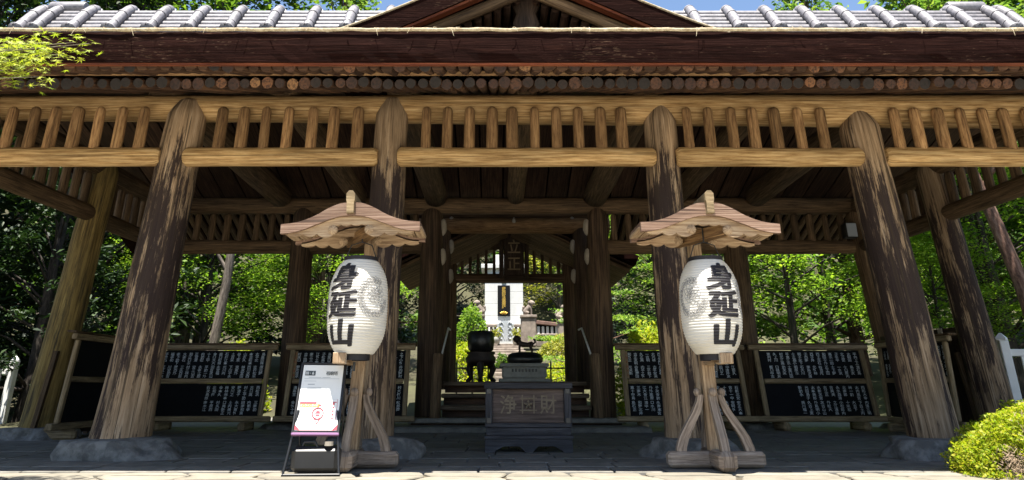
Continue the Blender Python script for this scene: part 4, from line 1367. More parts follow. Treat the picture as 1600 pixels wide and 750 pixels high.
pr('text_lines', [(-.155, .428, .15, .431)] + [(-.12, .438, -.01, .442), (.0, .438, .07, .442)] + [(-.12, .355 - k * .011, (.0 if k < 2 else -.05), .3585 - k * .011) for k in range(4)] + [(-.12, .378, -.06, .386), (-.155, .408, -.05, .411)] + [(.02, .262, .155, .2635)], (), 'poster_grey')
pr('banner', [(-.165, .225, -.02, .241), (.0, .205, .02, .222)], (), 'poster_red')
pr('banner', [(-.165, .200, .005, .224)], (), 'poster_orange')
pr('banner_text', [], [('オンラインガイド', -.150, .212, .021, .0195)], 'poster')
m2 = MB()
ring = [pxf(Vector((.0 + .043 * math.cos(R(15 * k)), -.015, .150 + .043 * math.sin(R(15 * k))))) for k in range(25)]
m2.tube(ring, [.0045] * 25, 6)
obj('map_pin', m2, M['poster_red'], pp)
m2 = MB(); m2.tube([pxf(Vector(p)) for p in ((-.022, -.015, .112), (0, -.015, .068), (.022, -.015, .112))], [.004] * 3, 6)
obj('pin_point', m2, M['poster_red'], pp)
pr('pin_symbol', [(-.026, .148, .026, .156), (-.016, .156, .016, .170), (-.018, .130, .018, .143)], [], 'poster_red')
pr('corner_rule', [(.155, .02, .158, .262), (-.15, .018, .158, .021)], [('所要時間', .125, .0, .0, .0)] if 0 else [], 'poster_red')
m2 = MB()
for sx, a, b_ in ((-1, -.165, -.125), (1, .165, .125)):
    q = [pxf(Vector(p)) for p in ((a, -.0155, .022), (b_, -.0155, .022), (a, -.0155, .062))]
    m2.add(q if sx < 0 else [q[0], q[2], q[1]], [[0, 1, 2]], [[(0, 0)] * 3])
obj('corner_mark', m2, M['poster_red'], pp)
pr('side_text', [(.118, .105 + k * .028, .134, .121 + k * .028) for k in range(5)] + [(.115, .235, .15, .242)], (), 'poster_red')
# legs, feet and water-filled ballast tank
bl, br, tl, tr = pxf((-PWD / 2, .01, 0)), pxf((PWD / 2, .01, 0)), pxf((-PWD / 2, .01, PH * .9)), pxf((PWD / 2, .01, PH * .9))
for p, q in ((bl, Vector((-1.63, 6.33, .012))), (br, Vector((-1.205, 6.36, .012)))):
    m2 = MB(); m2.tube([p + (p - q) * .6, q], [.010, .010], 8); obj('leg', m2, M['black'], ps)
for p, q in ((tl, Vector((-1.62, 6.80, .012))), (tr, Vector((-1.27, 6.80, .012)))):
    m2 = MB(); m2.tube([p, q], [.009, .009], 8); obj('leg', m2, M['black'], ps)
m2 = MB(); m2.tube([Vector((-1.64, 6.33, .012)), Vector((-1.20, 6.36, .012))], [.011] * 2, 8); obj('foot_bar', m2, M['black'], ps)
m2 = MB(); m2.box((-1.415, 6.49, .115), (.37, .20, .19), rot=Matrix.Rotation(R(4), 3, 'Z'), bev=.035); tank = obj('ballast_tank', m2, M['black'], ps)
m2 = MB(); m2.lathe([(.001, .03), (.036, .03), (.036, 0), (.001, 0)], (-1.31, 6.42, .212), 14, smooth=False); obj('cap', m2, M['stub'], tank)
m2 = MB(); m2.tube([Vector((-1.52, 6.43, .20)), Vector((-1.50, 6.42, .24)), Vector((-1.42, 6.42, .24)), Vector((-1.40, 6.43, .20))], [.012] * 4, 8); obj('handle', m2, M['black'], tank)

# ================================================================== BEYOND THE HALL: grave monument, walls, stairs
def gb(name, parent, c, s, mat, bev=.02, rot=None):
    m2 = MB(); m2.box(c, s, bev=bev, rot=rot); return obj(name, m2, M[mat], parent)
MY = 40.0
def rect(u0, u1, v0, v1, Y):
    a, b = at((u0 + u1) / 2, v1, Y), at((u0 + u1) / 2, v0, Y)
    l, r = at(u0, (v0 + v1) / 2, Y), at(u1, (v0 + v1) / 2, Y)
    return (l.x + r.x) / 2, a.z, b.z, r.x - l.x
X0, zb, zt, w = rect(757.5, 817.5, 420, 512, MY)
mo = thing('grave_monument', 'pale granite monument with a black gilt-lettered plaque framed by the passage', 'monument', (X0, MY + .8, zb))
for k in range(5):       # courses of granite blocks, two to a course
    h = (zt - zb) / 5
    for s in (-1, 1):
        gb('granite_block', mo, (X0 + s * w / 4, MY + .8, zb + h * (k + .5)), (w / 2 - .008, 1.6, h - .008), 'granite', .01)
gb('plinth', mo, (X0, MY + .8, zb - .12), (w + .25, 2.0, .26), 'granite'); gb('plinth', mo, (X0, MY + .8, zb - .55), (w + .7, 2.6, .62), 'granite')
gb('cornice', mo, (X0, MY + .8, zt + .12), (w + .4, 2.0, .22), 'granite'); gb('cap', mo, (X0, MY + .8, zt + .5), (w * .5, 1.2, .55), 'granite')
px, pz0, pz1, pw = rect(777.5, 797, 446, 494, MY)
pq = gb('plaque', mo, (px, MY - .03, (pz0 + pz1) / 2), (pw, .06, pz1 - pz0), 'board')
m2 = MB()
for i, ch in enumerate('南無妙法蓮華経'):
    put_glyph(m2, ch, px, pz1 - .16 - i * .155, .21, .18, lambda p: Vector((p.x, MY - .065, p.z)), 0, .02)
obj('lettering', m2, M['gold'], pq)
m2 = MB()
for i in range(5):
    a = R(-60 + 30 * i)
    m2.tube([Vector((px + math.sin(a) * .05, MY - .07, pz0 + .10)), Vector((px + math.sin(a) * .16, MY - .075, pz0 + .10 + math.cos(a) * .10)), Vector((px + math.sin(a) * .24, MY - .07, pz0 + .10 + math.cos(a) * .15))], [.02, .05, .01], 6)
obj('lotus_emblem', m2, M['gold'], pq)
ex, ez0, ez1, ew = rect(784, 791, 438, 443, MY)
gb('vent', mo, (ex, MY - .01, (ez0 + ez1) / 2), (ew, .05, ez1 - ez0), 'iron', .004)

# gate with scrolled wings, posts and rails either side
GYD = 37.6
gx_, gz0, gz1, gw = rect(777, 803, 503, 534, GYD)
ga = thing('steel_gate', 'grey double steel gate with curved tops at the head of the stairs', 'gate', (gx_, GYD, gz0))
for s in (-1, 1):
    pts_t = [(s * .0, gz1 - gz0 + .05), (s * gw * .15, gz1 - gz0 + .06), (s * gw * .3, gz1 - gz0 - .06), (s * gw * .5, gz1 - gz0 - .10)]
    pts_b = [(x, .02) for x, z in pts_t]
    if s < 0: pts_t, pts_b = pts_t[::-1], pts_b[::-1]
    m2 = MB(); m2.strip(pts_t, pts_b, .05, lambda p: Vector((gx_ + p.x, GYD + p.y, gz0 + p.z))); lf = obj('gate_leaf', m2, M['steel'], ga)
    m2 = MB()
    for k in range(3):
        ring = [Vector((gx_ + s * gw * .27 + .10 * math.cos(R(30 * j)), GYD - .02, gz0 + .25 + k * .27 + .12 * math.sin(R(30 * j)))) for j in range(11)]
        m3 = MB(); m3.tube(ring, [.018] * 11, 5); obj('scroll', m3, M['poster_grey'], lf)
    m3 = MB(); m3.box((gx_ + s * .05, GYD - .02, gz0 + .5), (.03, .04, .8)); obj('stile', m3, M['poster_grey'], lf)
def stone_fence(u0, u1, v0, v1, Y, label, n):
    x, z0, z1, w_ = rect(u0, u1, v0, v1, Y)
    f = thing('stone_fence', label, 'fence', (x, Y, z0))
    gb('rail', f, (x, Y, z1), (w_, .22, .14), 'old_stone'); gb('rail', f, (x, Y, z0 + .06), (w_, .22, .12), 'old_stone')
    for i in range(n): gb('post', f, (x - w_ / 2 + w_ * (i + .5) / n, Y, (z0 + z1) / 2), (w_ / n * .62, .16, z1 - z0 - .10), 'old_stone')
stone_fence(758, 777, 509, 538, 38.2, 'short reddish stone fence left of the steel gate', 3)
stone_fence(803, 816, 509, 538, 38.2, 'short reddish stone fence right of the steel gate', 2)
def pillar(u0, u1, v0, v1, Y, label, lab2, face, ls):
    x, z0, z1, w_ = rect(u0, u1, v0, v1, Y)
    p = thing('stone_pillar', label, 'pillar', (x, Y, z0))
    gb('shaft', p, (x, Y, (z0 + z1) / 2), (w_, .7, z1 - z0), 'old_stone', .05); gb('cap', p, (x, Y, z1 + .06), (w_ * 1.08, .8, .12), 'old_stone')
    l = lion(Vector((x, Y, z1 + .11)), ls, True, M['old_stone'], None, face, 'lion_statue'); tag(l, lab2, 'statue')
pillar(742, 757, 496, 545, 36.5, 'weathered stone pillar left of the steel gate', 'sitting stone lion on the pillar left of the gate', 1, .80)
pillar(814, 838, 497, 542, 36.5, 'broad streaked stone pillar right of the steel gate', 'sitting stone lion on the broad pillar right of the gate', -1, .82)
pillar(872, 884, 504, 545, 35.5, 'stone pillar at the end of the slatted wall', 'sitting stone lion on the pillar ending the slatted wall', -1, .80)
x0w, z0w, z1w, w_ = rect(838, 873, 504, 541, 36.3)
wl = thing('slatted_wall', 'low slatted stone wall with red-brown coping between two lion pillars', 'wall', (x0w, 36.3, z0w))
gb('coping', wl, (x0w, 36.3, z1w - .05), (w_, .5, .16), 'pink_stone', .02, Matrix.Rotation(R(6), 3, 'Y')); gb('base_course', wl, (x0w, 36.3, z0w + .10), (w_, .4, .22), 'old_stone'); gb('middle_rail', wl, (x0w, 36.1, z0w + .50), (w_, .12, .09), 'old_stone')
gb('back_panel', wl, (x0w, 36.5, (z0w + z1w) / 2), (w_, .06, z1w - z0w - .2), 'board')
for i in range(5): gb('slat', wl, (x0w - w_ / 2 + w_ * (i + .5) / 5, 36.2, z0w + .68), (.12, .10, .40), 'granite')
# stairs up to the gate
st = thing('stone_stairs', 'worn stone stairs climbing to the steel gate', 'stairs', (.6, 30, .7))
NS = 13
for i in range(NS):
    t = i / (NS - 1)
    y_ = 24.4 + 12.6 * t; z_ = .78 + 1.75 * t
    x_ = .82 - .30 * t
    gb('stair', st, (x_, y_ + .5, z_ - .10), (1.7 - .35 * t, 1.15, .26), 'old_stone', .02)
for s, u in ((-1, 775), (1, 807)):
    p = at(u, 537, 36.6)
    po = thing('flower_pot', 'round flower pot left of the stair head' if s < 0 else 'round flower pot right of the stair head', 'flower pot', p)
    m2 = MB(); m2.lathe([(.05, 0), (.16, 0), (.22, .28), (.19, .30), (.05, .26)], p, 16); obj('pot', m2, M['pedestal'], po)
    b = MB()
    for _ in range(160):
        c = p + Vector((rng.gauss(0, .12), rng.gauss(0, .12), .45 + rng.gauss(0, .13)))
        a, d_ = Vector((rng.uniform(-1, 1), rng.uniform(-1, 1), rng.uniform(-1, 1))) * .07, Vector((rng.uniform(-1, 1), rng.uniform(-1, 1), rng.uniform(-1, 1))) * .05
        b.add([c - a, c + d_, c + a, c - d_], [[0, 1, 2, 3]], [[(0, 0)] * 4])
    obj('flowers', b, M['leaf_gold'], po, kind='stuff')
# stone lantern seen through the far lattice
for u, nm, Y in ((769, 'stone lantern whose top shows in the passage lattice, left', 33), ):
    pass

# ================================================================== VEGETATION
nr = np.random.default_rng(5)
def leaf_mesh(name, C, size, mat, up=0.5, droop=0.0, aspect=.55, jit=.35, dirs=None):
    """many small pointed leaves; C holds their centres"""
    n = len(C)
    nrm = nr.normal(size=(n, 3)); nrm[:, 2] = np.abs(nrm[:, 2]) * 1.0 + up * 2
    nrm /= np.linalg.norm(nrm, axis=1)[:, None]
    a = nr.normal(size=(n, 3)) if dirs is None else dirs + nr.normal(size=(n, 3)) * .5
    a -= nrm * (a * nrm).sum(1)[:, None]
    a /= np.linalg.norm(a, axis=1)[:, None]
    b = np.cross(nrm, a)
    L = size * (1 + jit * nr.normal(size=n)).clip(.4, 2)[:, None]
    a, b = a * L, b * L * aspect
    bend = nrm * L * .18
    V = np.stack([C - a - bend, C + b * 1.0, C + a * 1.0 - bend, C - b * 1.0], 1).reshape(-1, 3)
    V[:, 2] -= 0
    me = bpy.data.meshes.new(name)
    me.vertices.add(4 * n); me.vertices.foreach_set('co', V.astype(np.float32).ravel())
    me.loops.add(4 * n); me.loops.foreach_set('vertex_index', np.arange(4 * n, dtype=np.int32))
    me.polygons.add(n); me.polygons.foreach_set('loop_start', np.arange(0, 4 * n, 4, dtype=np.int32)); me.polygons.foreach_set('loop_total', np.full(n, 4, dtype=np.int32))
    me.materials.append(mat)
    me.update(); me.validate()
    return me

def clumps(centres, radii, per, flat=.5, shell=.55):
    out = []
    for c, r in zip(centres, radii):
        m = max(4, int(per * (r ** 2)))
        d = nr.normal(size=(m, 3)); d /= np.linalg.norm(d, axis=1)[:, None]
        rad = r * (shell + (1 - shell) * nr.random(m)) ** 1.0 * (.75 + .5 * nr.random(m))
        p = d * rad[:, None]
        p[:, 2] *= flat
        out.append(c + p)
    return np.concatenate(out)

def tree_parts(kind, h, r, seed, n_cl, per, leaf, mat, bark, bare=.3, trunk_r=.16, lean=(0, 0), flat=.5):
    """crown mesh and trunk mesh of one kind of tree, rooted at the origin"""
    lr = np.random.default_rng(seed)
    tm = MB()
    top = Vector((lean[0], lean[1], h * .93))
    npth = 9
    path = [Vector((top.x * t ** 1.3 + .12 * h / 8 * noise.noise(Vector((t * 3, seed, 0))), top.y * t + .12 * h / 8 * noise.noise(Vector((t * 3, seed, 7))), top.z * t)) for t in [i / (npth - 1) for i in range(npth)]]
    path[0].z = -.4
    tm.tube(path, [trunk_r * (1.25 if i == 0 else 1) * (1 - .85 * (i / (npth - 1)) ** 1.1) for i in range(npth)], 10, 0, None, .10, seed)
    cs, rs = [], []
    def on_trunk(t):
        i = min(int(t * (npth - 1)), npth - 2); f = t * (npth - 1) - i
        return path[i].lerp(path[i + 1], f)
    for k in range(n_cl):
        if kind == 'broad':
            t = bare + (1 - bare) * ((k + .5) / n_cl) ** .8
            rel = (t - bare) / (1 - bare)
            R_ = r * (math.sin(math.pi * min(1, rel * .82 + .18)) ** .6) * (.45 + .55 * lr.random() ** .5)
        elif kind == 'cone':
            t = bare + (1 - bare) * ((k + .5) / n_cl)
            rel = (t - bare) / (1 - bare)
            R_ = r * (1.02 - rel) * (.55 + .45 * lr.random())
        else:            # clipped pine: flat pads
            t = bare + (1 - bare) * ((k + .5) / n_cl)
            rel = (t - bare) / (1 - bare)
            R_ = r * (1.05 - rel * .9) * (.5 + .5 * lr.random())
        a = k * 2.39996 + lr.random() * .7
        b0 = on_trunk(max(.08, t * .93 - .06))
        e = Vector((b0.x + R_ * math.cos(a), b0.y + R_ * math.sin(a), h * t + (R_ * .12 if kind == 'broad' else -R_ * .12 if kind == 'cone' else R_ * .05)))
        cs.append(np.array(e)); rs.append((.30 if kind == 'broad' else .26 if kind == 'cone' else .33) * r * (.7 + .6 * lr.random()) * (1 - .45 * rel if kind != 'broad' else 1))
        mid = b0.lerp(e, .5) + Vector((0, 0, .06 * R_))
        if k % 2 == 0: tm.tube([b0, mid, e], [trunk_r * .30 * (1 - rel * .6), trunk_r * .2 * (1 - rel * .6), .012], 6, 0, None, .05, k, caps=False)
    C = clumps(np.array(cs), np.array(rs), per, flat, .35)
    return leaf_mesh('crown', C, leaf, mat, 1.0 if kind == 'broad' else .55 if kind == 'cone' else .8, aspect=.55 if kind != 'cone' else .4), tm.mesh('trunk', [bark])

KINDS = {}
def kind(key, *a, **k): KINDS[key] = tree_parts(*a, **k)
kind('bright', 'broad', 8.5, 3.4, 3, 62, 420, .052, M['leaf_bright'], M['bark_dark'], bare=.18, trunk_r=.17, flat=.45)
kind('bright2', 'broad', 7.0, 3.2, 8, 50, 460, .048, M['leaf_fresh'], M['bark_dark'], bare=.2, trunk_r=.14, flat=.4)
kind('green', 'broad', 9.5, 3.6, 13, 62, 250, .078, M['leaf_green'], M['bark_tree'], bare=.12, trunk_r=.2, flat=.5)
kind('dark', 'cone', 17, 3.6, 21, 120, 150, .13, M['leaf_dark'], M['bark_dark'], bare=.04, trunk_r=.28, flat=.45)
kind('tall', 'cone', 17.5, 4.0, 34, 110, 140, .13, M['leaf_pine'], M['bark_red'], bare=.10, trunk_r=.26, flat=.4)
kind('tallgreen', 'broad', 17.5, 4.4, 55, 90, 130, .13, M['leaf_green'], M['bark_tree'], bare=.12, trunk_r=.3)
kind('pads', 'pine', 5.6, 2.3, 61, 22, 520, .045, M['leaf_pad'], M['bark_red'], bare=.14, trunk_r=.13, flat=.17)
kind('gold', 'broad', 8.5, 3.0, 77, 60, 150, .10, M['leaf_gold'], M['bark_tree'], bare=.1, trunk_r=.18)
kind('redpine', 'pine', 13, 3.0, 91, 40, 200, .10, M['leaf_pine'], M['bark_red'], bare=.52, trunk_r=.21, lean=(-1.5, 0), flat=.35)

def tree(key, x, y, label, cat='tree', s=1.0, rz=0.0, group=None, name='tree', sz=None):
    z = g(x, y)
    t = thing(name, label, cat, (x, y, z), group)
    t.rotation_euler[2] = rz; t.scale = (s, s, sz or s)
    cr, tr = KINDS[key]
    c = bpy.data.objects.new('crown', cr); COL.objects.link(c); c.parent = t
    r_ = bpy.data.objects.new('trunk', tr); COL.objects.link(r_); r_.parent = t
    return t
# seen under the left half of the roof
tree('bright', -8.3, 22.0, 'bright leafy broadleaf tree behind the left name boards, nearest the stained column', rz=.4, name='broadleaf_tree', s=.8)
tree('bright2', -5.4, 24.5, 'lime green broadleaf tree right of the pale bare trunk', rz=1.7, name='broadleaf_tree', s=.8)
tree('green', -10.5, 27.5, 'mid green broadleaf tree in shade behind the left name boards', rz=2.2, name='broadleaf_tree')
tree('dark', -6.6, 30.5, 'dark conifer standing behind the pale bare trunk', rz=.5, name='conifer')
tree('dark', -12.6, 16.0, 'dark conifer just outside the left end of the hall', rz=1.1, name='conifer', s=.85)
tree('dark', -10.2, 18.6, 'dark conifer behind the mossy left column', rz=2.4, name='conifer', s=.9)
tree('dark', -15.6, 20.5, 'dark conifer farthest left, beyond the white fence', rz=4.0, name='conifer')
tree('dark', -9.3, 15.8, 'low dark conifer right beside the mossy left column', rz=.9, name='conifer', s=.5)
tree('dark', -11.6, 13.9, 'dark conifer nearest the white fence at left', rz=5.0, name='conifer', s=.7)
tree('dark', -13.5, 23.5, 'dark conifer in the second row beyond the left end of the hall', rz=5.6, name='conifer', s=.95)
# bare pale trunk
pk = at(348, 465, 19.5)
bt = thing('bare_tree', 'pale bare tree trunk rising behind the left name boards', 'tree', (pk.x - .1, 19.5, 0))
m2 = MB(); m2.tube([Vector((pk.x - .22, 19.5, -.1)), Vector((pk.x - .08, 19.5, 1.6)), Vector((pk.x + .05, 19.5, 3.2)), Vector((pk.x + .08, 19.5, 6.5))], [.165, .13, .115, .09], 12, 0, None, .08, 5); obj('trunk', m2, M['bark_tree'], bt)
m2 = MB()
for a_, b_ in (((pk.x + .05, 19.5, 3.4), (pk.x - .9, 19.3, 4.6)), ((pk.x + .06, 19.5, 4.2), (pk.x + 1.1, 19.6, 5.3))):
    m2 = MB(); m2.tube([Vector(a_), Vector(a_).lerp(Vector(b_), .5) + Vector((0, 0, .1)), Vector(b_)], [.06, .045, .02], 7); obj('limb', m2, M['bark_tree'], bt)
# in the passage gap
tree('dark', -2.6, 45.5, 'dark conifer left of the granite monument', rz=.8, name='conifer', s=.8)
tree('dark', -5.4, 43.0, 'second dark conifer left of the granite monument', rz=3.1, name='conifer', s=.75)
tree('gold', 3.9, 46.0, 'golden green tree right of the granite monument', rz=.4, name='broadleaf_tree', s=1.05)
tree('bright', 6.9, 45.0, 'leafy tree behind the slatted wall, right of the golden tree', rz=1.9, name='broadleaf_tree')
tree('dark', 1.4, 52.0, 'dark conifer directly behind the granite monument', rz=2.2, name='conifer', s=.9)
# under the right half of the roof
tree('pads', 4.55, 20.2, 'clipped garden pine with layered pads right of the passage', rz=.3, name='garden_pine', s=.95)
tree('pads', 2.9, 23.4, 'smaller clipped garden pine close to the passage', rz=2.1, name='garden_pine', s=.8)
tree('dark', 6.2, 29.0, 'dark conifer behind the clipped garden pines', rz=1.5, name='conifer', s=.8)
tree('bright2', 8.1, 21.0, 'spreading lime green maple with dark branches behind the right name boards', rz=.2, name='maple_tree', s=.95)
tree('bright', 10.6, 24.5, 'bright broadleaf tree behind the spreading maple', rz=2.6, name='broadleaf_tree')
tree('green', 7.0, 26.0, 'mid green broadleaf tree between garden pine and spreading maple', rz=3.3, name='broadleaf_tree', s=.9)
tree('bright', 13.2, 20.0, 'bright leafy tree beyond the right end of the hall', rz=.9, name='broadleaf_tree', s=1.05)
tree('bright2', 11.2, 19.4, 'low lime green tree left of the leaning red pine', rz=1.2, name='broadleaf_tree', s=.62)
tree('bright2', 15.5, 18.0, 'low lime green tree above the white fence at right', rz=4.2, name='broadleaf_tree', s=.7)
tree('bright', 14.6, 22.5, 'bright leafy tree filling the gap behind the red pine', rz=5.1, name='broadleaf_tree', s=1.1)
tree('tallgreen', 18.5, 25.5, 'tall green tree beyond the white fence at right', rz=3.0, name='broadleaf_tree', s=.9)
tree('redpine', 11.75, 16.6, 'leaning red-barked pine with bare trunk beyond the right end of the hall', rz=0, name='red_pine', s=.9)
# showing above the roof
tree('tallgreen', -16.5, 25.5, 'tall green tree showing above the far left of the tiled ridge', rz=.2, name='tall_tree')
tree('tallgreen', -10.8, 26.5, 'tall green tree showing above the ridge between the far left corner and the gable', rz=2.0, name='tall_tree', s=1.02)
tree('tall', -6.4, 27.5, 'tall conifer showing above the ridge beside the gable', rz=1.0, name='tall_tree', s=1.04)
tree('dark', -19.5, 23.5, 'tall dark conifer at the top left corner behind the ridge', rz=3.6, name='tall_tree', s=1.05)
tree('tall', 12.6, 27.0, 'tall conifer showing above the ridge right of the blue sky', rz=.7, name='tall_tree', s=1.0)
tree('tall', 17.4, 27.5, 'tall conifer showing above the right part of the ridge', rz=2.9, name='tall_tree', s=1.06)
tree('tall', 20.8, 25.0, 'tall conifer at the top right corner beyond the ridge end', rz=4.4, name='tall_tree', s=1.06)

# wooded hillside behind everything
C = []
while len(C) < 46000:
    x = nr.uniform(-75, 75); y = nr.uniform(14, 92)
    if abs(x) < 15 and y < 50: continue
    if y < 30 and abs(x) < 24: continue
    if abs(x) < 5 and y < 52: continue
    b = noise.noise(Vector((x * .22, y * .22, 0))) + noise.noise(Vector((x * .55, y * .55, 3))) * .5
    hgt = 1.5 + 3.2 * max(0, b + .45)
    C.append((x + nr.normal() * .4, y + nr.normal() * .4, g(x, y) + hgt * nr.random() ** .5))
me = leaf_mesh('hillside_wood', np.array(C), .36, M['leaf_green'], .35)
link('hillside_wood', me, (0, 0, 0), None, kind='stuff', label='dense wooded hillside rising behind the hall')

# hedges and shrubs by the stairs
def shrub(label, x, y, rx, ry, h, n, size, mat, dead=None, name='clipped_shrub', z=None, cat='shrub'):
    z = g(x, y) if z is None else z
    t = thing(name, label, cat, (x, y, z))
    d = nr.normal(size=(n, 3)); d[:, 2] = np.abs(d[:, 2]); d /= np.linalg.norm(d, axis=1)[:, None]
    k = np.array([1 + .14 * noise.noise(Vector(q) * 2.3 + Vector((x, y, 0))) + .09 * noise.noise(Vector(q) * 8) + .05 * noise.noise(Vector(q) * 19) for q in d])
    rad = (k * (.80 + .22 * nr.random(n)))[:, None]
    C = d * rad * np.array([rx, ry, h])
    C[:, 2] = np.maximum(C[:, 2], .01)
    keep = np.ones(n, bool)
    if dead is not None:
        for cx, cy, cz, cr in dead:
            dd = np.linalg.norm(C - np.array([cx, cy, cz]), axis=1) / cr
            keep &= ~(dd + .25 * nr.random(n) < 1)
    me = leaf_mesh('foliage', C[keep], size, mat, .25, aspect=.5, dirs=d[keep] * .7)
    o = bpy.data.objects.new('foliage', me); COL.objects.link(o); o.parent = t; o['kind'] = 'stuff'
    tw = MB()
    for i in range(26):
        a = rng.uniform(0, 2 * math.pi); e = rng.uniform(.2, 1.4)
        q = Vector((math.cos(a) * math.cos(e) * rx, math.sin(a) * math.cos(e) * ry, math.sin(e) * h)) * .86
        tw.tube([Vector((q.x * .08, q.y * .08, 0)), Vector((q.x * .5, q.y * .5, q.z * .55)), q], [.018, .012, .005], 5, caps=False)
    if dead is not None:
        for cx, cy, cz, cr in dead:
            for i in range(300):
                c = Vector((cx + rng.gauss(0, cr * .45), cy + rng.gauss(0, cr * .45), cz + rng.gauss(0, cr * .45)))
                c -= Vector((cx, cy, cz * .5)).normalized() * .03
                e = Vector((rng.gauss(0, 1), rng.gauss(-.4, 1), rng.gauss(.5, 1))).normalized() * rng.uniform(.02, .06)
                tw.tube([c, c + e], [.0028, .0012], 3, caps=False)
    m_ = tw.mesh('twigs', [M['twig']])
    o = bpy.data.objects.new('twigs', m_); COL.objects.link(o); o.parent = t; o['kind'] = 'stuff'
    return t
shrub('round lime green azalea bush with a dry patch at the right edge of the forecourt', 4.62, 6.50, .95, .62, .56, 62000, .0125, M['leaf_lime'],
      dead=[(-.50, -.36, .34, .13), (-.40, -.50, .08, .10), (.0, -.56, .22, .10), (-.72, -.30, .1, .12)], name='azalea_bush', z=0, cat='bush')
shrub('yellow green clipped hedge right of the stairs, in front of the slatted wall', 3.05, 33.0, 1.3, 1.0, .95, 5000, .05, M['leaf_gold'], z=1.75)
shrub('lower lime green clipped shrub right of the stairs, nearer the railing', 2.6, 25.5, 1.25, .9, 1.0, 5000, .045, M['leaf_lime'], z=.55)
shrub('lime green shrub left of the stairs behind the bronze urn', -.9, 25.5, .8, .8, 1.55, 4000, .05, M['leaf_lime'], z=.5)
shrub('taller leafy green shrub left of the stone pillar', -1.05, 34.0, .75, .8, 2.1, 4000, .06, M['leaf_bright'], z=1.9)
shrub('small green shrub at the stair foot beside the urn', .25, 28.5, .3, .4, .8, 1500, .04, M['leaf_green'], z=1.0)
shrub('bright low shrub just above the name boards right of the passage', 3.35, 17.3, .75, .7, 1.95, 4500, .045, M['leaf_lime'], z=0)
shrub('bright low shrub above the left name boards', -6.25, 19.2, .75, .8, 1.65, 4500, .05, M['leaf_lime'], z=0)

# maple at the left edge, one limb reaching into view
mt = thing('maple_tree', 'sunlit maple branch with star-shaped lime leaves at the top left', 'tree', (-7.6, 4.9, 0))
m2 = MB(); m2.tube([Vector((-7.6, 4.9, -.1)), Vector((-7.5, 4.95, 1.5)), Vector((-7.2, 5.1, 2.6)), Vector((-6.9, 5.2, 4.2))], [.11, .09, .075, .04], 10, 0, None, .06, 3); obj('trunk', m2, M['bark_tree'], mt)
m2 = MB()
tips = []
root = Vector((-7.2, 5.1, 2.55))
for u, v in ((20, 95), (60, 120), (118, 66), (40, 75), (90, 85), (5, 110), (75, 66), (140, 68)):
    e = at(u, v, 5.35 + rng.uniform(-.15, .15))
    j = root.lerp(e, .55) + Vector((0, 0, .05))
    m2.tube([root, j, e], [.028, .012, .003], 6, caps=False); tips.append((j, e))
obj('limb', m2, M['bark_tree'], mt)
lv = MB()
def maple_leaf(c, s, nrm, spin):
    nrm = nrm.normalized()
    a = nrm.orthogonal().normalized(); b = nrm.cross(a)
    a, b = a * math.cos(spin) + b * math.sin(spin), b * math.cos(spin) - a * math.sin(spin)
    lob = [(-150, .45), (-115, .15), (-95, .75), (-72, .22), (-48, .95), (-24, .26), (0, 1.1), (24, .26), (48, .95), (72, .22), (95, .75), (115, .15), (150, .45), (180, .08)]
    pts = [c] + [c + (a * math.cos(R(t)) + b * math.sin(R(t))) * s * r_ - nrm * s * .12 * r_ * r_ for t, r_ in lob]
    n_ = len(lob)
    lv.add(pts, [[0, 1 + i, 1 + (i + 1) % n_] for i in range(n_)], [[(0, 0)] * 3] * n_)
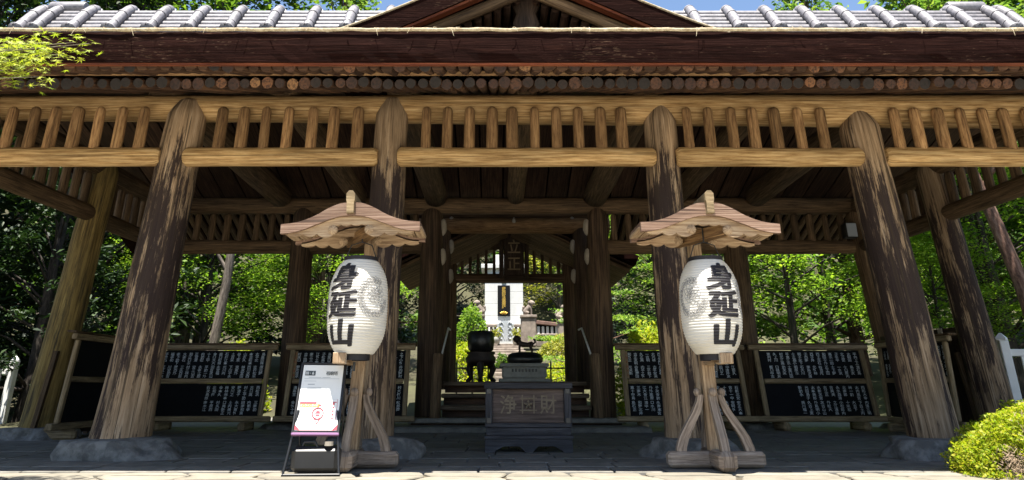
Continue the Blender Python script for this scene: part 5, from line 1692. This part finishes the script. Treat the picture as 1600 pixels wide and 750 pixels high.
for (j, e) in tips:
    for i in range(60):
        t = rng.uniform(.5, 1.03)
        c = j.lerp(e, t) + Vector((rng.gauss(0, .07), rng.gauss(0, .08), rng.gauss(-.01, .05)))
        maple_leaf(c, rng.uniform(.042, .066), Vector((rng.gauss(0, .4), rng.gauss(-.45, .4), 1)), rng.uniform(0, 6.28))
for i in range(170):
    c = at(rng.gauss(20, 30), rng.gauss(90, 16), 5.3 + rng.uniform(-.2, .2))
    maple_leaf(c, rng.uniform(.045, .066), Vector((rng.gauss(0, .4), rng.gauss(-.45, .4), 1)), rng.uniform(0, 6.28))
for i in range(1500):   # the rest of the crown, out of view
    c = Vector((-7.4 + rng.gauss(0, .5), 4.9 + rng.gauss(0, .6), 4.3 + rng.gauss(0, .6)))
    maple_leaf(c, .055, Vector((rng.gauss(0, .4), rng.gauss(0, .4), 1)), rng.uniform(0, 6.28))
obj('foliage', lv, M['leaf_maple'], mt, kind='stuff')

# white fences at both ends
def white_fence(label, p0, p1, n, h, group=None):
    p0, p1 = Vector(p0), Vector(p1)
    f = thing('white_fence', label, 'fence', p0.lerp(p1, .5))
    d = (p1 - p0); L = d.length; a = math.atan2(d.y, d.x); rot = Matrix.Rotation(a, 3, 'Z')
    for z in (h - .10, .22):
        m2 = MB(); m2.box(p0.lerp(p1, .5) + Vector((0, 0, z)), (L, .05, .10), rot=rot, bev=.008); obj('rail', m2, M['white_fence'], f)
    for i in range(n):
        p = p0.lerp(p1, i / (n - 1))
        m2 = MB(); m2.box(p + Vector((0, 0, h / 2 + .04)), (.13, .13, h + .08), rot=rot, bev=.01); po = obj('post', m2, M['white_fence'], f)
        m2 = MB(); m2.lathe([(.095, 0), (.095, .03), (.02, .10), (.001, .105)], p + Vector((0, 0, h + .08)), 4, smooth=False); obj('post_cap', m2, M['white_fence'], po)
    for i in range(n - 1):
        for k in range(1, 5):
            p = p0.lerp(p1, (i + k / 5) / (n - 1))
            m2 = MB(); m2.box(p + Vector((0, 0, h / 2)), (.085, .025, h - .30), rot=rot); obj('picket', m2, M['white_fence'], f)
    return f
white_fence('white wooden fence beyond the right end of the hall', (7.62, 11.7, 0), (10.2, 11.4, 0), 3, 1.22)
white_fence('white wooden fence beyond the mossy left column', (-13.2, 15.4, -.1), (-9.3, 15.2, -.1), 4, 1.12)
